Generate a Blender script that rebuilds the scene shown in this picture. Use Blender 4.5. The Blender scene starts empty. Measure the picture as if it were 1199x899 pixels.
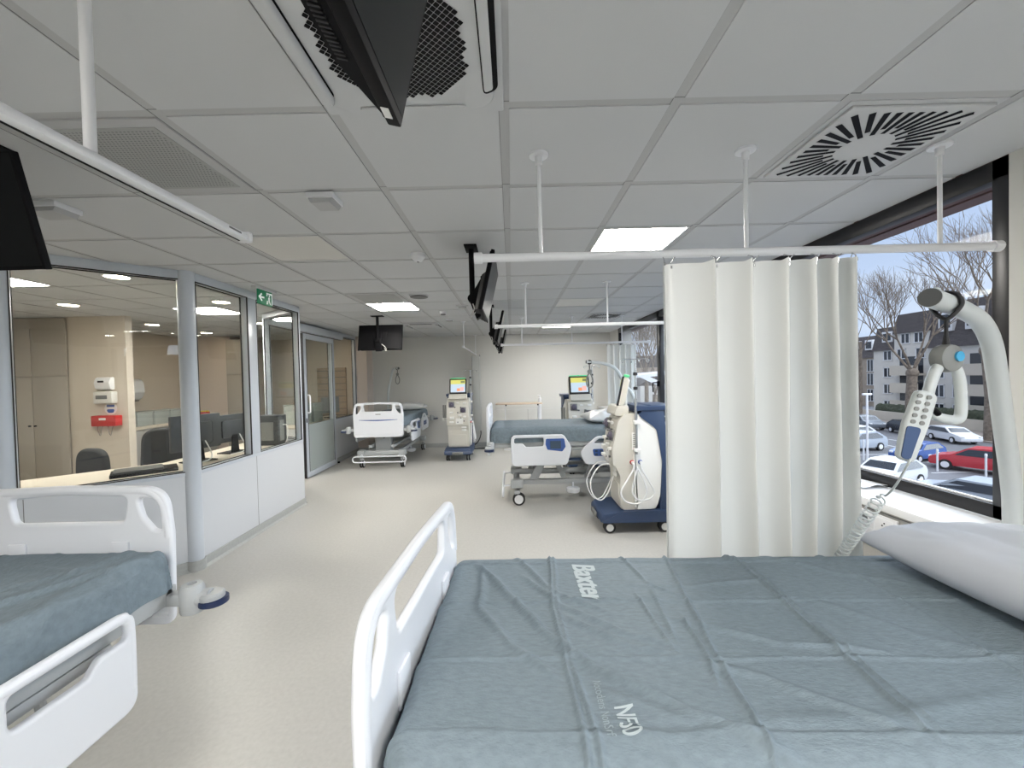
import bpy, bmesh, math, random
from mathutils import Vector, Matrix
PI = math.pi
C = bpy.context.scene.collection
scene = bpy.context.scene
random.seed(7)

# ------------------------------------------------------------------ materials
def new_mat(name):
    m = bpy.data.materials.new(name); m.use_nodes = True
    return m, m.node_tree, m.node_tree.nodes['Principled BSDF']

def mat(name, col, rough=0.5, metal=0.0, bump=0.0, bscale=40, var=0.0, vscale=3, spec=0.5, emis=None, estr=1.0, stretch=None, sheen=0):
    m, nt, b = new_mat(name)
    b.inputs['Base Color'].default_value = (*col, 1)
    b.inputs['Roughness'].default_value = rough
    b.inputs['Metallic'].default_value = metal
    b.inputs['Specular IOR Level'].default_value = spec
    tc = nt.nodes.new('ShaderNodeTexCoord')
    if stretch:
        mp = nt.nodes.new('ShaderNodeMapping'); mp.inputs['Scale'].default_value = stretch
        nt.links.new(tc.outputs['Object'], mp.inputs['Vector']); src = mp.outputs['Vector']
    else:
        src = tc.outputs['Object']
    if bump > 0:
        n = nt.nodes.new('ShaderNodeTexNoise'); n.inputs['Scale'].default_value = bscale; n.inputs['Detail'].default_value = 4
        bp = nt.nodes.new('ShaderNodeBump'); bp.inputs['Strength'].default_value = bump; bp.inputs['Distance'].default_value = 0.01
        nt.links.new(src, n.inputs['Vector']); nt.links.new(n.outputs['Fac'], bp.inputs['Height'])
        nt.links.new(bp.outputs['Normal'], b.inputs['Normal'])
    if var > 0:
        n = nt.nodes.new('ShaderNodeTexNoise'); n.inputs['Scale'].default_value = vscale; n.inputs['Detail'].default_value = 5
        r = nt.nodes.new('ShaderNodeValToRGB')
        r.color_ramp.elements[0].position = 0.3; r.color_ramp.elements[1].position = 0.7
        r.color_ramp.elements[0].color = (*[c * (1 - var) for c in col], 1)
        r.color_ramp.elements[1].color = (*[min(1, c * (1 + var)) for c in col], 1)
        nt.links.new(src, n.inputs['Vector']); nt.links.new(n.outputs['Fac'], r.inputs['Fac'])
        nt.links.new(r.outputs['Color'], b.inputs['Base Color'])
    if emis:
        b.inputs['Emission Color'].default_value = (*emis, 1)
        b.inputs['Emission Strength'].default_value = estr
    return m

def glass_mat(name, tint=(1, 1, 1), boost=0.03):
    m = bpy.data.materials.new(name); m.use_nodes = True
    nt = m.node_tree; nt.nodes.clear()
    o = nt.nodes.new('ShaderNodeOutputMaterial'); mx = nt.nodes.new('ShaderNodeMixShader')
    t = nt.nodes.new('ShaderNodeBsdfTransparent'); t.inputs['Color'].default_value = (*tint, 1)
    g = nt.nodes.new('ShaderNodeBsdfGlossy'); g.inputs['Roughness'].default_value = 0.0
    lw = nt.nodes.new('ShaderNodeLayerWeight'); lw.inputs['Blend'].default_value = 0.5
    p5 = nt.nodes.new('ShaderNodeMath'); p5.operation = 'POWER'; p5.inputs[1].default_value = 5.0
    a = nt.nodes.new('ShaderNodeMath'); a.operation = 'MULTIPLY_ADD'; a.inputs[1].default_value = 0.85; a.inputs[2].default_value = boost
    nt.links.new(lw.outputs['Facing'], p5.inputs[0]); nt.links.new(p5.outputs[0], a.inputs[0]); fo = a.outputs[0]
    nt.links.new(fo, mx.inputs[0]); nt.links.new(t.outputs[0], mx.inputs[1]); nt.links.new(g.outputs[0], mx.inputs[2])
    nt.links.new(mx.outputs[0], o.inputs[0])
    return m

def cloth_mat(name, col, trans, rough=0.35, gloss=0.06, mixt=0.5):
    m = bpy.data.materials.new(name); m.use_nodes = True
    nt = m.node_tree; nt.nodes.clear()
    o = nt.nodes.new('ShaderNodeOutputMaterial')
    d = nt.nodes.new('ShaderNodeBsdfDiffuse'); d.inputs['Color'].default_value = (*col, 1)
    t = nt.nodes.new('ShaderNodeBsdfTranslucent'); t.inputs['Color'].default_value = (*trans, 1)
    g = nt.nodes.new('ShaderNodeBsdfGlossy'); g.inputs['Roughness'].default_value = rough
    m1 = nt.nodes.new('ShaderNodeMixShader'); m1.inputs[0].default_value = mixt
    m2 = nt.nodes.new('ShaderNodeMixShader'); m2.inputs[0].default_value = gloss
    nt.links.new(d.outputs[0], m1.inputs[1]); nt.links.new(t.outputs[0], m1.inputs[2])
    nt.links.new(m1.outputs[0], m2.inputs[1]); nt.links.new(g.outputs[0], m2.inputs[2])
    nt.links.new(m2.outputs[0], o.inputs[0])
    return m

M = {}
M['tile'] = mat('ceiling_tile_white', (0.55, 0.56, 0.57), 0.85, bump=0.05, bscale=300)
M['tbar'] = mat('ceiling_grid_white', (0.44, 0.445, 0.45), 0.6)
M['gap'] = mat('joint_and_shade_grey', (0.18, 0.18, 0.18), 0.9)
M['plenum'] = mat('plenum_dark', (0.05, 0.05, 0.05), 0.9)
M['floor'] = mat('vinyl_floor_beige', (0.50, 0.492, 0.465), 0.36, bump=0.03, bscale=90, var=0.05, vscale=45, spec=0.35)
M['cove'] = mat('vinyl_skirting_grey', (0.40, 0.41, 0.40), 0.5, var=0.05, vscale=45)
M['wall'] = mat('painted_wall_white', (0.62, 0.615, 0.585), 0.7, bump=0.03, bscale=120)
M['wallpanel'] = mat('wall_protection_grey', (0.42, 0.43, 0.45), 0.5)
M['partition'] = mat('lacquered_partition_white', (0.62, 0.64, 0.67), 0.35)
M['alu'] = mat('lacquered_aluminium', (0.56, 0.60, 0.65), 0.28, spec=0.6)
M['blackgasket'] = mat('black_gasket', (0.01, 0.01, 0.012), 0.5)
M['anth'] = mat('anthracite_frame', (0.008, 0.008, 0.010), 0.35)
M['silver'] = mat('silver_strip', (0.8, 0.8, 0.82), 0.3)
M['ledge'] = mat('white_ledge', (0.80, 0.81, 0.82), 0.35)
M['trunk'] = mat('beige_grey_cladding', (0.42, 0.41, 0.385), 0.5)
M['white'] = mat('white_plastic', (0.74, 0.75, 0.77), 0.32)
M['bedwhite'] = mat('bed_white_plastic', (0.74, 0.765, 0.81), 0.35, bump=0.02, bscale=400)
M['bedgrey'] = mat('bed_grey_lacquer', (0.40, 0.42, 0.43), 0.4)
M['darkmetal'] = mat('dark_grey_metal', (0.13, 0.135, 0.14), 0.4)
M['rubber'] = mat('black_rubber', (0.015, 0.015, 0.017), 0.6)
M['navy'] = mat('navy_plastic', (0.012, 0.024, 0.075), 0.4)
M['navyhd'] = mat('machine_navy_plastic', (0.03, 0.055, 0.12), 0.35)
M['blue'] = mat('panel_blue', (0.04, 0.10, 0.33), 0.35)
M['bluedim'] = mat('handset_blue', (0.04, 0.075, 0.17), 0.4)
M['cream'] = mat('machine_cream_plastic', (0.62, 0.60, 0.54), 0.35)
M['creamwhite'] = mat('machine_white_shell', (0.80, 0.80, 0.775), 0.3)
M['chrome'] = mat('brushed_steel', (0.55, 0.56, 0.57), 0.25, metal=0.9)
M['polegrey'] = mat('pole_pale_grey', (0.55, 0.585, 0.585), 0.35)
M['capgrey'] = mat('pole_cap_grey', (0.10, 0.105, 0.105), 0.5)
M['midgrey'] = mat('reel_grey', (0.22, 0.225, 0.215), 0.5)
M['cyan'] = mat('light_blue_button', (0.05, 0.36, 0.62), 0.35)
M['black'] = mat('black_plastic', (0.004, 0.004, 0.005), 0.6, spec=0.12)
M['screen'] = mat('black_screen', (0.005, 0.006, 0.007), 0.38, spec=0.18)
M['sheet'] = mat('nonwoven_sheet_blue_grey', (0.180, 0.226, 0.260), 0.72, bump=0.35, bscale=70, var=0.11, vscale=34, stretch=(3.0, 1.0, 1.0), spec=0.3)
M['print'] = mat('pale_ink', (0.45, 0.52, 0.55), 0.7)
M['printdim'] = mat('faded_ink', (0.28, 0.34, 0.37), 0.7)
M['mattress'] = mat('mattress_grey', (0.16, 0.20, 0.22), 0.7)
M['pillow'] = mat('white_pillow_cover', (0.56, 0.585, 0.64), 0.8, bump=0.15, bscale=9)
M['wrap'] = mat('plastic_wrapped_pillow', (0.62, 0.64, 0.65), 0.35, bump=0.5, bscale=14)
M['led'] = mat('light_diffuser_lit', (0.9, 0.9, 0.85), 0.5, emis=(1.0, 0.955, 0.89), estr=38.0)
M['ledoff'] = mat('light_diffuser_unlit', (0.62, 0.61, 0.58), 0.4)
M['ledtrim'] = mat('light_trim', (0.6, 0.6, 0.6), 0.4)
M['green'] = mat('sign_green', (0.01, 0.16, 0.07), 0.5, emis=(0.01, 0.2, 0.09), estr=0.15)
M['signwhite'] = mat('sign_white', (0.85, 0.9, 0.87), 0.5, emis=(0.8, 0.9, 0.85), estr=0.25)
M['greenlamp'] = mat('status_lamp_green', (0.1, 0.6, 0.25), 0.4, emis=(0.10, 0.45, 0.22), estr=0.3)
M['beige'] = mat('office_wall_beige', (0.60, 0.54, 0.46), 0.7)
M['beigegrey'] = mat('cupboard_taupe', (0.36, 0.33, 0.29), 0.6)
M['pinkish'] = mat('office_wall_pinkish', (0.64, 0.56, 0.50), 0.7)
M['counter'] = mat('worktop_cream', (0.68, 0.62, 0.52), 0.4)
M['cabinet'] = mat('cabinet_grey', (0.40, 0.39, 0.37), 0.5)
M['chair'] = mat('office_chair_black', (0.02, 0.022, 0.024), 0.7, bump=0.1, bscale=200)
M['monitorgrey'] = mat('monitor_back_dark', (0.035, 0.04, 0.045), 0.45)
M['red'] = mat('red_plastic', (0.45, 0.02, 0.02), 0.4)
M['wood'] = mat('pale_wood_edge', (0.52, 0.42, 0.32), 0.5, var=0.1, vscale=12, stretch=(1, 8, 1))
M['slat'] = mat('slatwall_beige', (0.42, 0.33, 0.24), 0.6)
M['yellow'] = mat('yellow_plastic', (0.75, 0.60, 0.03), 0.5)
M['clearbag'] = mat('clear_tubing', (0.75, 0.76, 0.76), 0.15)
M['curtain'] = cloth_mat('curtain_vinyl', (0.70, 0.71, 0.69), (0.62, 0.635, 0.62), 0.3, 0.05, 0.5)
M['glass'] = glass_mat('partition_glass', (0.97, 0.98, 0.97), 0.03)
M['winglass'] = glass_mat('window_glass', (0.98, 0.99, 1.0), 0.004)
M['frost'] = mat('frosted_glass_panel', (0.42, 0.46, 0.44), 0.25)
M['perf'] = mat('perforated_vent_grey', (0.36, 0.365, 0.36), 0.6)
M['paper'] = mat('paper_white', (0.8, 0.8, 0.78), 0.7)
# outdoors
M['asphalt'] = mat('asphalt', (0.13, 0.13, 0.14), 0.85, bump=0.2, bscale=8, var=0.18, vscale=0.5)
M['roadpaint'] = mat('road_paint', (0.6, 0.6, 0.6), 0.7)
M['kerb'] = mat('pavement_brown', (0.27, 0.235, 0.205), 0.9, var=0.15, vscale=1)
M['render'] = mat('facade_render', (0.63, 0.61, 0.57), 0.85, var=0.04, vscale=1)
M['render2'] = mat('facade_cream', (0.60, 0.55, 0.47), 0.85, var=0.04, vscale=1)
M['slate'] = mat('slate_roof', (0.085, 0.075, 0.075), 0.7, var=0.2, vscale=2, stretch=(1, 1, 4))
M['stone'] = mat('old_stone_wall', (0.33, 0.28, 0.23), 0.9, var=0.15, vscale=1.5)
M['darkpane'] = mat('dark_window_pane', (0.03, 0.035, 0.045), 0.1)
M['bark'] = mat('pale_bark', (0.20, 0.16, 0.125), 0.9, var=0.35, vscale=5)
M['hedge'] = mat('hedge_dark', (0.06, 0.07, 0.045), 0.95, bump=1.0, bscale=4, var=0.4, vscale=4)
M['reveal'] = mat('brown_metal_lintel', (0.11, 0.06, 0.055), 0.6)
M['tyre'] = mat('tyre', (0.02, 0.02, 0.02), 0.8)
def paint(n, c): return mat('car_paint_' + n, c, 0.25, spec=0.6)
CAR = {k: paint(k, c) for k, c in dict(white=(0.75, 0.76, 0.78), black=(0.02, 0.022, 0.03), blue=(0.08, 0.22, 0.50), red=(0.50, 0.035, 0.05),
       silver=(0.40, 0.44, 0.50), darkblue=(0.04, 0.10, 0.33), grey=(0.18, 0.20, 0.23)).items()}

def screen_mat():
    m, nt, b = new_mat('treatment_screen')
    tc = nt.nodes.new('ShaderNodeTexCoord'); sp = nt.nodes.new('ShaderNodeSeparateXYZ')
    nt.links.new(tc.outputs['Generated'], sp.inputs[0])
    r = nt.nodes.new('ShaderNodeValToRGB'); r.color_ramp.interpolation = 'CONSTANT'
    e = r.color_ramp.elements; e[0].position = 0; e[0].color = (0.62, 0.78, 0.92, 1); e[1].position = 0.66; e[1].color = (0.80, 0.78, 0.16, 1)
    nt.links.new(sp.outputs['Z'], r.inputs['Fac']); nt.links.new(r.outputs['Color'], b.inputs['Emission Color'])
    b.inputs['Base Color'].default_value = (0.05, 0.05, 0.05, 1); b.inputs['Emission Strength'].default_value = 0.72
    return m
M['display'] = screen_mat()
M['pinkui'] = mat('screen_field_pink', (0.1, 0.02, 0.02), 0.4, emis=(0.85, 0.45, 0.40), estr=0.9)
M['greyui'] = mat('screen_field_dark', (0.02, 0.03, 0.02), 0.4, emis=(0.20, 0.22, 0.08), estr=0.8)
M['orangeui'] = mat('screen_field_orange', (0.1, 0.04, 0.02), 0.4, emis=(0.8, 0.28, 0.12), estr=0.9)
M['paneldisplay'] = mat('rail_panel_display', (0.06, 0.09, 0.13), 0.2)
M['pump'] = mat('pump_violet_grey', (0.10, 0.09, 0.13), 0.35)

# ------------------------------------------------------------------ mesh builder
def rp(pts, n=6):
    """rounded polygon from (x, y, r)"""
    out = []
    N = len(pts)
    for i, p in enumerate(pts):
        x, y = p[0], p[1]; r = p[2] if len(p) > 2 else 0
        if r <= 0: out.append((x, y)); continue
        a = Vector((pts[i - 1][0] - x, pts[i - 1][1] - y)); b = Vector((pts[(i + 1) % N][0] - x, pts[(i + 1) % N][1] - y))
        la, lb = a.length, b.length; a.normalize(); b.normalize()
        ang = a.angle(b); t = min(r / math.tan(ang / 2), la * 0.49, lb * 0.49)
        p0 = Vector((x, y)) + a * t; p1 = Vector((x, y)) + b * t; c = Vector((x, y))
        for k in range(n + 1):
            s = k / n
            q = (1 - s) ** 2 * p0 + 2 * s * (1 - s) * c + s * s * p1
            out.append((q.x, q.y))
    return out

def smooth_pts(pts, n=6, closed=False):
    P = [Vector(p) for p in pts]; out = []
    N = len(P); rng = range(N if closed else N - 1)
    for i in rng:
        if closed: p0, p1, p2, p3 = P[i - 1], P[i], P[(i + 1) % N], P[(i + 2) % N]
        else: p0, p1, p2, p3 = P[max(i - 1, 0)], P[i], P[i + 1], P[min(i + 2, N - 1)]
        for k in range(n):
            t = k / n
            out.append(0.5 * ((2 * p1) + (-p0 + p2) * t + (2 * p0 - 5 * p1 + 4 * p2 - p3) * t * t + (-p0 + 3 * p1 - 3 * p2 + p3) * t ** 3))
    if not closed: out.append(P[-1])
    return out

class MB:
    def __init__(s): s.bm = bmesh.new(); s.mi = 0
    def _tag(s, faces):
        for f in faces: f.material_index = s.mi
    def box(s, x0, y0, z0, x1, y1, z1, bev=0, seg=2):
        b = s.bm
        vs = [b.verts.new(p) for p in [(x0, y0, z0), (x1, y0, z0), (x1, y1, z0), (x0, y1, z0), (x0, y0, z1), (x1, y0, z1), (x1, y1, z1), (x0, y1, z1)]]
        fs = [b.faces.new([vs[i] for i in q]) for q in [(3, 2, 1, 0), (4, 5, 6, 7), (0, 1, 5, 4), (1, 2, 6, 5), (2, 3, 7, 6), (3, 0, 4, 7)]]
        if bev:
            es = list({e for f in fs for e in f.edges})
            r = bmesh.ops.bevel(b, geom=es, offset=bev, segments=seg, affect='EDGES', profile=0.5)
            s._tag(r['faces'])
        s._tag([f for f in fs if f.is_valid])
        return s
    def cbox(s, c, d, bev=0, seg=2):
        return s.box(c[0] - d[0] / 2, c[1] - d[1] / 2, c[2] - d[2] / 2, c[0] + d[0] / 2, c[1] + d[1] / 2, c[2] + d[2] / 2, bev, seg)
    def ring(s, c, u, v, r, n):
        return [s.bm.verts.new(c + (u * math.cos(2 * PI * k / n) + v * math.sin(2 * PI * k / n)) * r) for k in range(n)]
    def tube(s, pts, r, n=10, closed=False, caps=True):
        P = [Vector(p) for p in pts]; N = len(P)
        rs = r if isinstance(r, (list, tuple)) else [r] * N
        up = None; rings = []
        for i in range(N):
            if closed: d = P[(i + 1) % N] - P[i - 1]
            else: d = P[min(i + 1, N - 1)] - P[max(i - 1, 0)]
            if d.length < 1e-9: d = Vector((0, 0, 1))
            d.normalize()
            if up is None:
                up = Vector((0, 0, 1)) if abs(d.z) < 0.9 else Vector((1, 0, 0))
            u = up - d * up.dot(d)
            if u.length < 1e-6: u = d.orthogonal()
            u.normalize(); up = u; v = d.cross(u)
            rings.append(s.ring(P[i], u, v, rs[i], n))
        fs = []
        for i in range(N if closed else N - 1):
            a, b = rings[i], rings[(i + 1) % N]
            for k in range(n): fs.append(s.bm.faces.new((a[k], a[(k + 1) % n], b[(k + 1) % n], b[k])))
        if caps and not closed:
            fs.append(s.bm.faces.new(rings[0][::-1])); fs.append(s.bm.faces.new(rings[-1]))
        s._tag(fs); return s
    def cyl(s, p0, p1, r0, r1=None, n=20):
        return s.tube([p0, p1], [r0, r0 if r1 is None else r1], n)
    def lathe(s, prof, c, n=24, axis='z'):
        """prof: list of (r, h)"""
        c = Vector(c)
        ax = {'z': (Vector((1, 0, 0)), Vector((0, 1, 0)), Vector((0, 0, 1))), 'y': (Vector((0, 0, 1)), Vector((1, 0, 0)), Vector((0, 1, 0))), 'x': (Vector((0, 1, 0)), Vector((0, 0, 1)), Vector((1, 0, 0)))}[axis]
        rings = [s.ring(c + ax[2] * h, ax[0], ax[1], max(r, 1e-5), n) for r, h in prof]
        fs = []
        for a, b in zip(rings, rings[1:]):
            for k in range(n): fs.append(s.bm.faces.new((a[k], a[(k + 1) % n], b[(k + 1) % n], b[k])))
        fs.append(s.bm.faces.new(rings[0][::-1])); fs.append(s.bm.faces.new(rings[-1]))
        s._tag(fs); return s
    def ball(s, c, r, n=16, m=10):
        r = (r, r, r) if not isinstance(r, (list, tuple)) else r
        g = bmesh.ops.create_uvsphere(s.bm, u_segments=n, v_segments=m, radius=1, matrix=Matrix.Translation(c) @ Matrix.Diagonal((*r, 1)))
        s._tag({f for v in g['verts'] for f in v.link_faces}); return s
    def prism(s, outline, t0, t1, plane='xz', bev=0):
        """outline polygon in plane, extruded along the remaining axis from t0 to t1"""
        def mp(a, b, t): return {'xz': (a, t, b), 'yz': (t, a, b), 'xy': (a, b, t)}[plane]
        A = [s.bm.verts.new(mp(a, b, t0)) for a, b in outline]; B = [s.bm.verts.new(mp(a, b, t1)) for a, b in outline]
        n = len(A); fs = [s.bm.faces.new((A[k], A[(k + 1) % n], B[(k + 1) % n], B[k])) for k in range(n)]
        f0 = s.bm.faces.new(A[::-1]); f1 = s.bm.faces.new(B)
        s._tag(fs + [f0, f1])
        if bev:
            es = list(f0.edges) + list(f1.edges)
            r = bmesh.ops.bevel(s.bm, geom=es, offset=bev, segments=3, affect='EDGES', profile=0.5); s._tag(r['faces'])
        return s
    def addmesh(s, me, mtx=Matrix()):
        n0 = len(s.bm.faces); nv = len(s.bm.verts)
        s.bm.from_mesh(me); s.bm.verts.ensure_lookup_table(); s.bm.faces.ensure_lookup_table()
        for v in s.bm.verts[nv:]: v.co = mtx @ v.co
        s._tag(s.bm.faces[n0:]); return s
    def board(s, outer, holes, thick, bev, mtx):
        cu = bpy.data.curves.new('tmp', 'CURVE'); cu.dimensions = '2D'; cu.fill_mode = 'BOTH'
        cu.extrude = max(thick / 2 - bev, 0.0005); cu.bevel_depth = bev; cu.bevel_resolution = 3; cu.offset = -bev
        for pl in [outer] + holes:
            sp = cu.splines.new('POLY'); sp.points.add(len(pl) - 1); sp.use_cyclic_u = True
            for p, q in zip(sp.points, pl): p.co = (q[0], q[1], 0, 1)
        ob = bpy.data.objects.new('tmp', cu); C.objects.link(ob)
        dg = bpy.context.evaluated_depsgraph_get(); me = bpy.data.meshes.new_from_object(ob.evaluated_get(dg))
        s.addmesh(me, mtx)
        bpy.data.objects.remove(ob); bpy.data.curves.remove(cu); bpy.data.meshes.remove(me)
        return s
    def grid(s, f, nu, nv):
        V = [[s.bm.verts.new(f(i / nu, j / nv)) for j in range(nv + 1)] for i in range(nu + 1)]
        s._tag([s.bm.faces.new((V[i][j], V[i + 1][j], V[i + 1][j + 1], V[i][j + 1])) for i in range(nu) for j in range(nv)]); return s
    def build(s, name, mats, parent=None, smooth=35, recalc=True):
        if recalc: bmesh.ops.recalc_face_normals(s.bm, faces=s.bm.faces)
        if smooth:
            lim = math.radians(smooth)
            for f in s.bm.faces: f.smooth = True
            for e in s.bm.edges:
                if len(e.link_faces) == 2 and e.calc_face_angle(0) > lim: e.smooth = False
        me = bpy.data.meshes.new(name); s.bm.to_mesh(me); s.bm.free()
        for m in (mats if isinstance(mats, (list, tuple)) else [mats]): me.materials.append(m)
        o = bpy.data.objects.new(name, me); C.objects.link(o)
        if parent: o.parent = parent
        return o

def text_mesh(txt, size, font_offset=0.0, shear=0.0, xs=1.0):
    cu = bpy.data.curves.new('tmp', 'FONT'); cu.body = txt; cu.size = size; cu.offset = font_offset; cu.shear = shear
    cu.align_x = 'CENTER'; cu.align_y = 'CENTER'
    ob = bpy.data.objects.new('tmp', cu); C.objects.link(ob)
    dg = bpy.context.evaluated_depsgraph_get(); me = bpy.data.meshes.new_from_object(ob.evaluated_get(dg))
    for v in me.vertices: v.co.x *= xs
    bpy.data.objects.remove(ob)
    return me

def thing(name, label, cat, loc=(0, 0, 0), rz=0, group=None):
    o = bpy.data.objects.new(name, None); C.objects.link(o); o.empty_display_size = 0.1
    o.location = loc; o.rotation_euler = (0, 0, rz); o['label'] = label; o['category'] = cat
    if group: o['group'] = group
    return o
def tag(o, label, cat, group=None):
    o['label'] = label; o['category'] = cat
    if group: o['group'] = group
    return o
def struct(o): o['kind'] = 'structure'; return o
def sempty(name):
    o = bpy.data.objects.new(name, None); C.objects.link(o); o['kind'] = 'structure'; return o
def lab(o, t): o['label'] = t; return o
def copy_tree(o, parent=None):
    c = o.copy(); C.objects.link(c)
    if parent: c.parent = parent
    for ch in [k for k in bpy.data.objects if k.parent == o]: copy_tree(ch, c)
    return c

# ------------------------------------------------------------------ camera (1199 x 899)
CAMZ = 1.564; CEIL = 2.5
yaw, pitch, roll = 0.000635, 0.0186254, -0.023525
f3 = Vector((math.sin(yaw) * math.cos(pitch), math.cos(yaw) * math.cos(pitch), -math.sin(pitch)))
r3 = Vector((math.cos(yaw), -math.sin(yaw), 0)); u3 = r3.cross(f3)
r2 = math.cos(roll) * r3 + math.sin(roll) * u3; u2 = -math.sin(roll) * r3 + math.cos(roll) * u3
cam = bpy.data.cameras.new('camera'); cam.sensor_width = 36; cam.lens = 478.45 / 1199 * 36; cam.clip_start = 0.05; cam.clip_end = 600
co = bpy.data.objects.new('camera', cam); C.objects.link(co)
co.matrix_world = Matrix(((r2.x, u2.x, -f3.x, 0), (r2.y, u2.y, -f3.y, 0), (r2.z, u2.z, -f3.z, CAMZ), (0, 0, 0, 1)))
scene.camera = co

# ------------------------------------------------------------------ room shell
WX = 2.23          # window plane
FY = 9.23          # far wall
BY = -3.6          # wall behind the camera
GX, GY = -0.005, 0.83
def gx(i): return GX + 0.6 * i
def gy(j): return GY + 0.6 * j

b = MB(); b.box(-7.0, BY, -0.08, WX + 0.3, FY + 0.2, 0.0); struct(b.build('floor', M['floor']))

special = {}      # cells of the ceiling grid taken by lights, vents, cassettes
for c in [(1, 3), (-3, 7), (1, 11), (-3, -3), (1, -3), (-3, -5), (1, -5)]: special[c] = 'lit'  # negative rows: unseen panels added behind the camera to light the foreground
for c in [(1, 7), (-3, 3)]: special[c] = 'unlit'
for c in [(-3, 1), (-3, 6)]: special[c] = 'perf'
for c in [(2, 1), (2, 9)]: special[c] = 'swirl'
for c in [(-1, 0), (-3, 10)]: special[c] = 'cassette'
for c in [(-8, 4), (-7, 7)]: special[c] = 'officelit'
b = MB()
g = 0.019
for i in range(-12, 4):
    for j in range(-8, 14):
        if (i, j) in special: continue
        x0, x1, y0, y1 = gx(i) + g, gx(i + 1) - g, gy(j) + g, gy(j + 1) - g
        x1 = min(x1, WX)
        if x0 > WX - 0.05: continue
        b.box(max(x0, -7), max(y0, BY), CEIL, x1, min(y1, FY), CEIL + 0.03)
b.mi = 1
for i in range(-12, 5):
    x = gx(i)
    if x < WX:
        b.mi = 1; b.box(x - 0.021, BY, CEIL + 0.003, x + 0.021, FY, CEIL + 0.02)
        b.mi = 3; b.box(x - 0.0195, BY, CEIL + 0.002, x - 0.0172, FY, CEIL + 0.004)  # dark strip painting the shade line along one side of each bar
for j in range(-8, 15):
    y = gy(j); b.mi = 1; b.box(-7, y - 0.021, CEIL + 0.0035, WX, y + 0.021, CEIL + 0.021)
    b.mi = 3; b.box(-7, y - 0.0195, CEIL + 0.0022, WX, y - 0.0172, CEIL + 0.004)
b.mi = 2
b.box(-7.1, BY - 0.1, CEIL + 0.16, WX + 0.05, FY + 0.2, CEIL + 0.3)
struct(b.build('ceiling', [M['tile'], M['tbar'], M['plenum'], M['gap']], smooth=0))

def wallbox(name, boxes, m):
    b = MB()
    for q in boxes: b.box(*q)
    return struct(b.build(name, m, smooth=0))
# far wall: plaster above, protection panel below
b = MB(); b.box(-7.2, FY, 0, WX + 0.3, FY + 0.2, CEIL + 0.2)
b.mi = 1; b.box(-3.1, FY - 0.012, 0.09, WX, FY, 0.82, 0.003)
b.mi = 2
for x in (-2.1, -0.9, 0.35, 1.55): b.box(x - 0.0025, FY - 0.0135, 0.1, x + 0.0025, FY - 0.011, 0.82)
struct(b.build('wall_far', [M['wall'], M['wallpanel'], M['gap']], smooth=0))
wallbox('wall_back', [(-7.2, BY - 0.2, 0, WX + 0.3, BY, CEIL + 0.2)], M['wall'])
wallbox('wall_left', [(-7.2, BY, 0, -7.0, FY, CEIL + 0.2)], M['beige'])
# window wall: sections between the windows, parapet, head
W1 = (1.83, 8.5); W2 = (-3.0, 0.6)
wallbox('wall_right', [(WX, BY, 0, WX + 0.28, FY, 0.83), (WX, W2[1], 0.83, WX + 0.28, W1[0], CEIL + 0.1),
                       (WX, W1[1], 0.83, WX + 0.28, FY, CEIL + 0.1), (WX, BY, 0.83, WX + 0.28, W2[0], CEIL + 0.1)], M['wall'])
# cladding below the windows, with a white ledge
b = MB(); b.box(1.955, BY, 0.09, WX, FY - 0.013, 0.805, 0.002)
b.mi = 1
for y in (-2.2, -0.6, 1.1, 2.62, 4.1, 5.7, 7.3): b.box(1.953, y - 0.002, 0.1, 1.957, y + 0.002, 0.80)
b.box(1.953, BY, 0.790, 1.957, FY - 0.013, 0.795)
struct(b.build('trim_1', [M['trunk'], M['gap']], smooth=0))
b = MB(); b.box(1.935, BY, 0.807, WX, FY - 0.013, 0.85, 0.004); struct(b.build('trim_2', M['ledge']))
for nm, q in (('baseboard_right', (1.94, BY, 0, 1.955, FY - 0.02, 0.09)), ('baseboard_far', (-3.12, FY - 0.02, 0, 1.94, FY, 0.09))):
    b = MB(); b.box(*q, 0.003); struct(b.build(nm, M['cove']))
# lintel and outer reveal
b = MB(); b.box(WX + 0.28, BY, CEIL - 0.04, WX + 0.40, FY, CEIL + 0.6); b.box(WX + 0.02, BY, CEIL - 0.03, WX + 0.30, FY, CEIL + 0.6)
struct(b.build('trim_3', M['reveal'], smooth=0))

def window(n, y0, y1, mull):
    root = sempty('window_%d' % n)
    b = MB(); z0, z1 = 0.85, CEIL - 0.002; t = 0.065
    b.box(WX, y0, z0, WX + 0.07, y1, z0 + 0.065, 0.003); b.box(WX, y0, z1 - 0.09, WX + 0.07, y1, z1, 0.003)
    b.box(WX, y0, z0, WX + 0.07, y0 + t, z1, 0.003); b.box(WX, y1 - t, z0, WX + 0.07, y1, z1, 0.003)
    for m in mull: b.box(WX, m - 0.055, z0, WX + 0.07, m + 0.055, z1, 0.003)
    b.mi = 1
    ed = [y0 + t] + [v for m in mull for v in (m - 0.055, m + 0.055)] + [y1 - t]
    for a, c in zip(ed[::2], ed[1::2]):
        b.box(WX + 0.02, a, z0 + 0.066, WX + 0.03, c, z0 + 0.074)
    b.build('window_frame', [M['anth'], M['silver']], root)
    for a, c in zip(ed[::2], ed[1::2]):
        p = MB(); p.box(WX + 0.035, a - 0.01, z0 + 0.06, WX + 0.041, c + 0.01, z1 - 0.08); p.build('pane', M['winglass'], root)
    return root
w1 = window(1, W1[0], W1[1], [4.05, 6.2])
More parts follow.
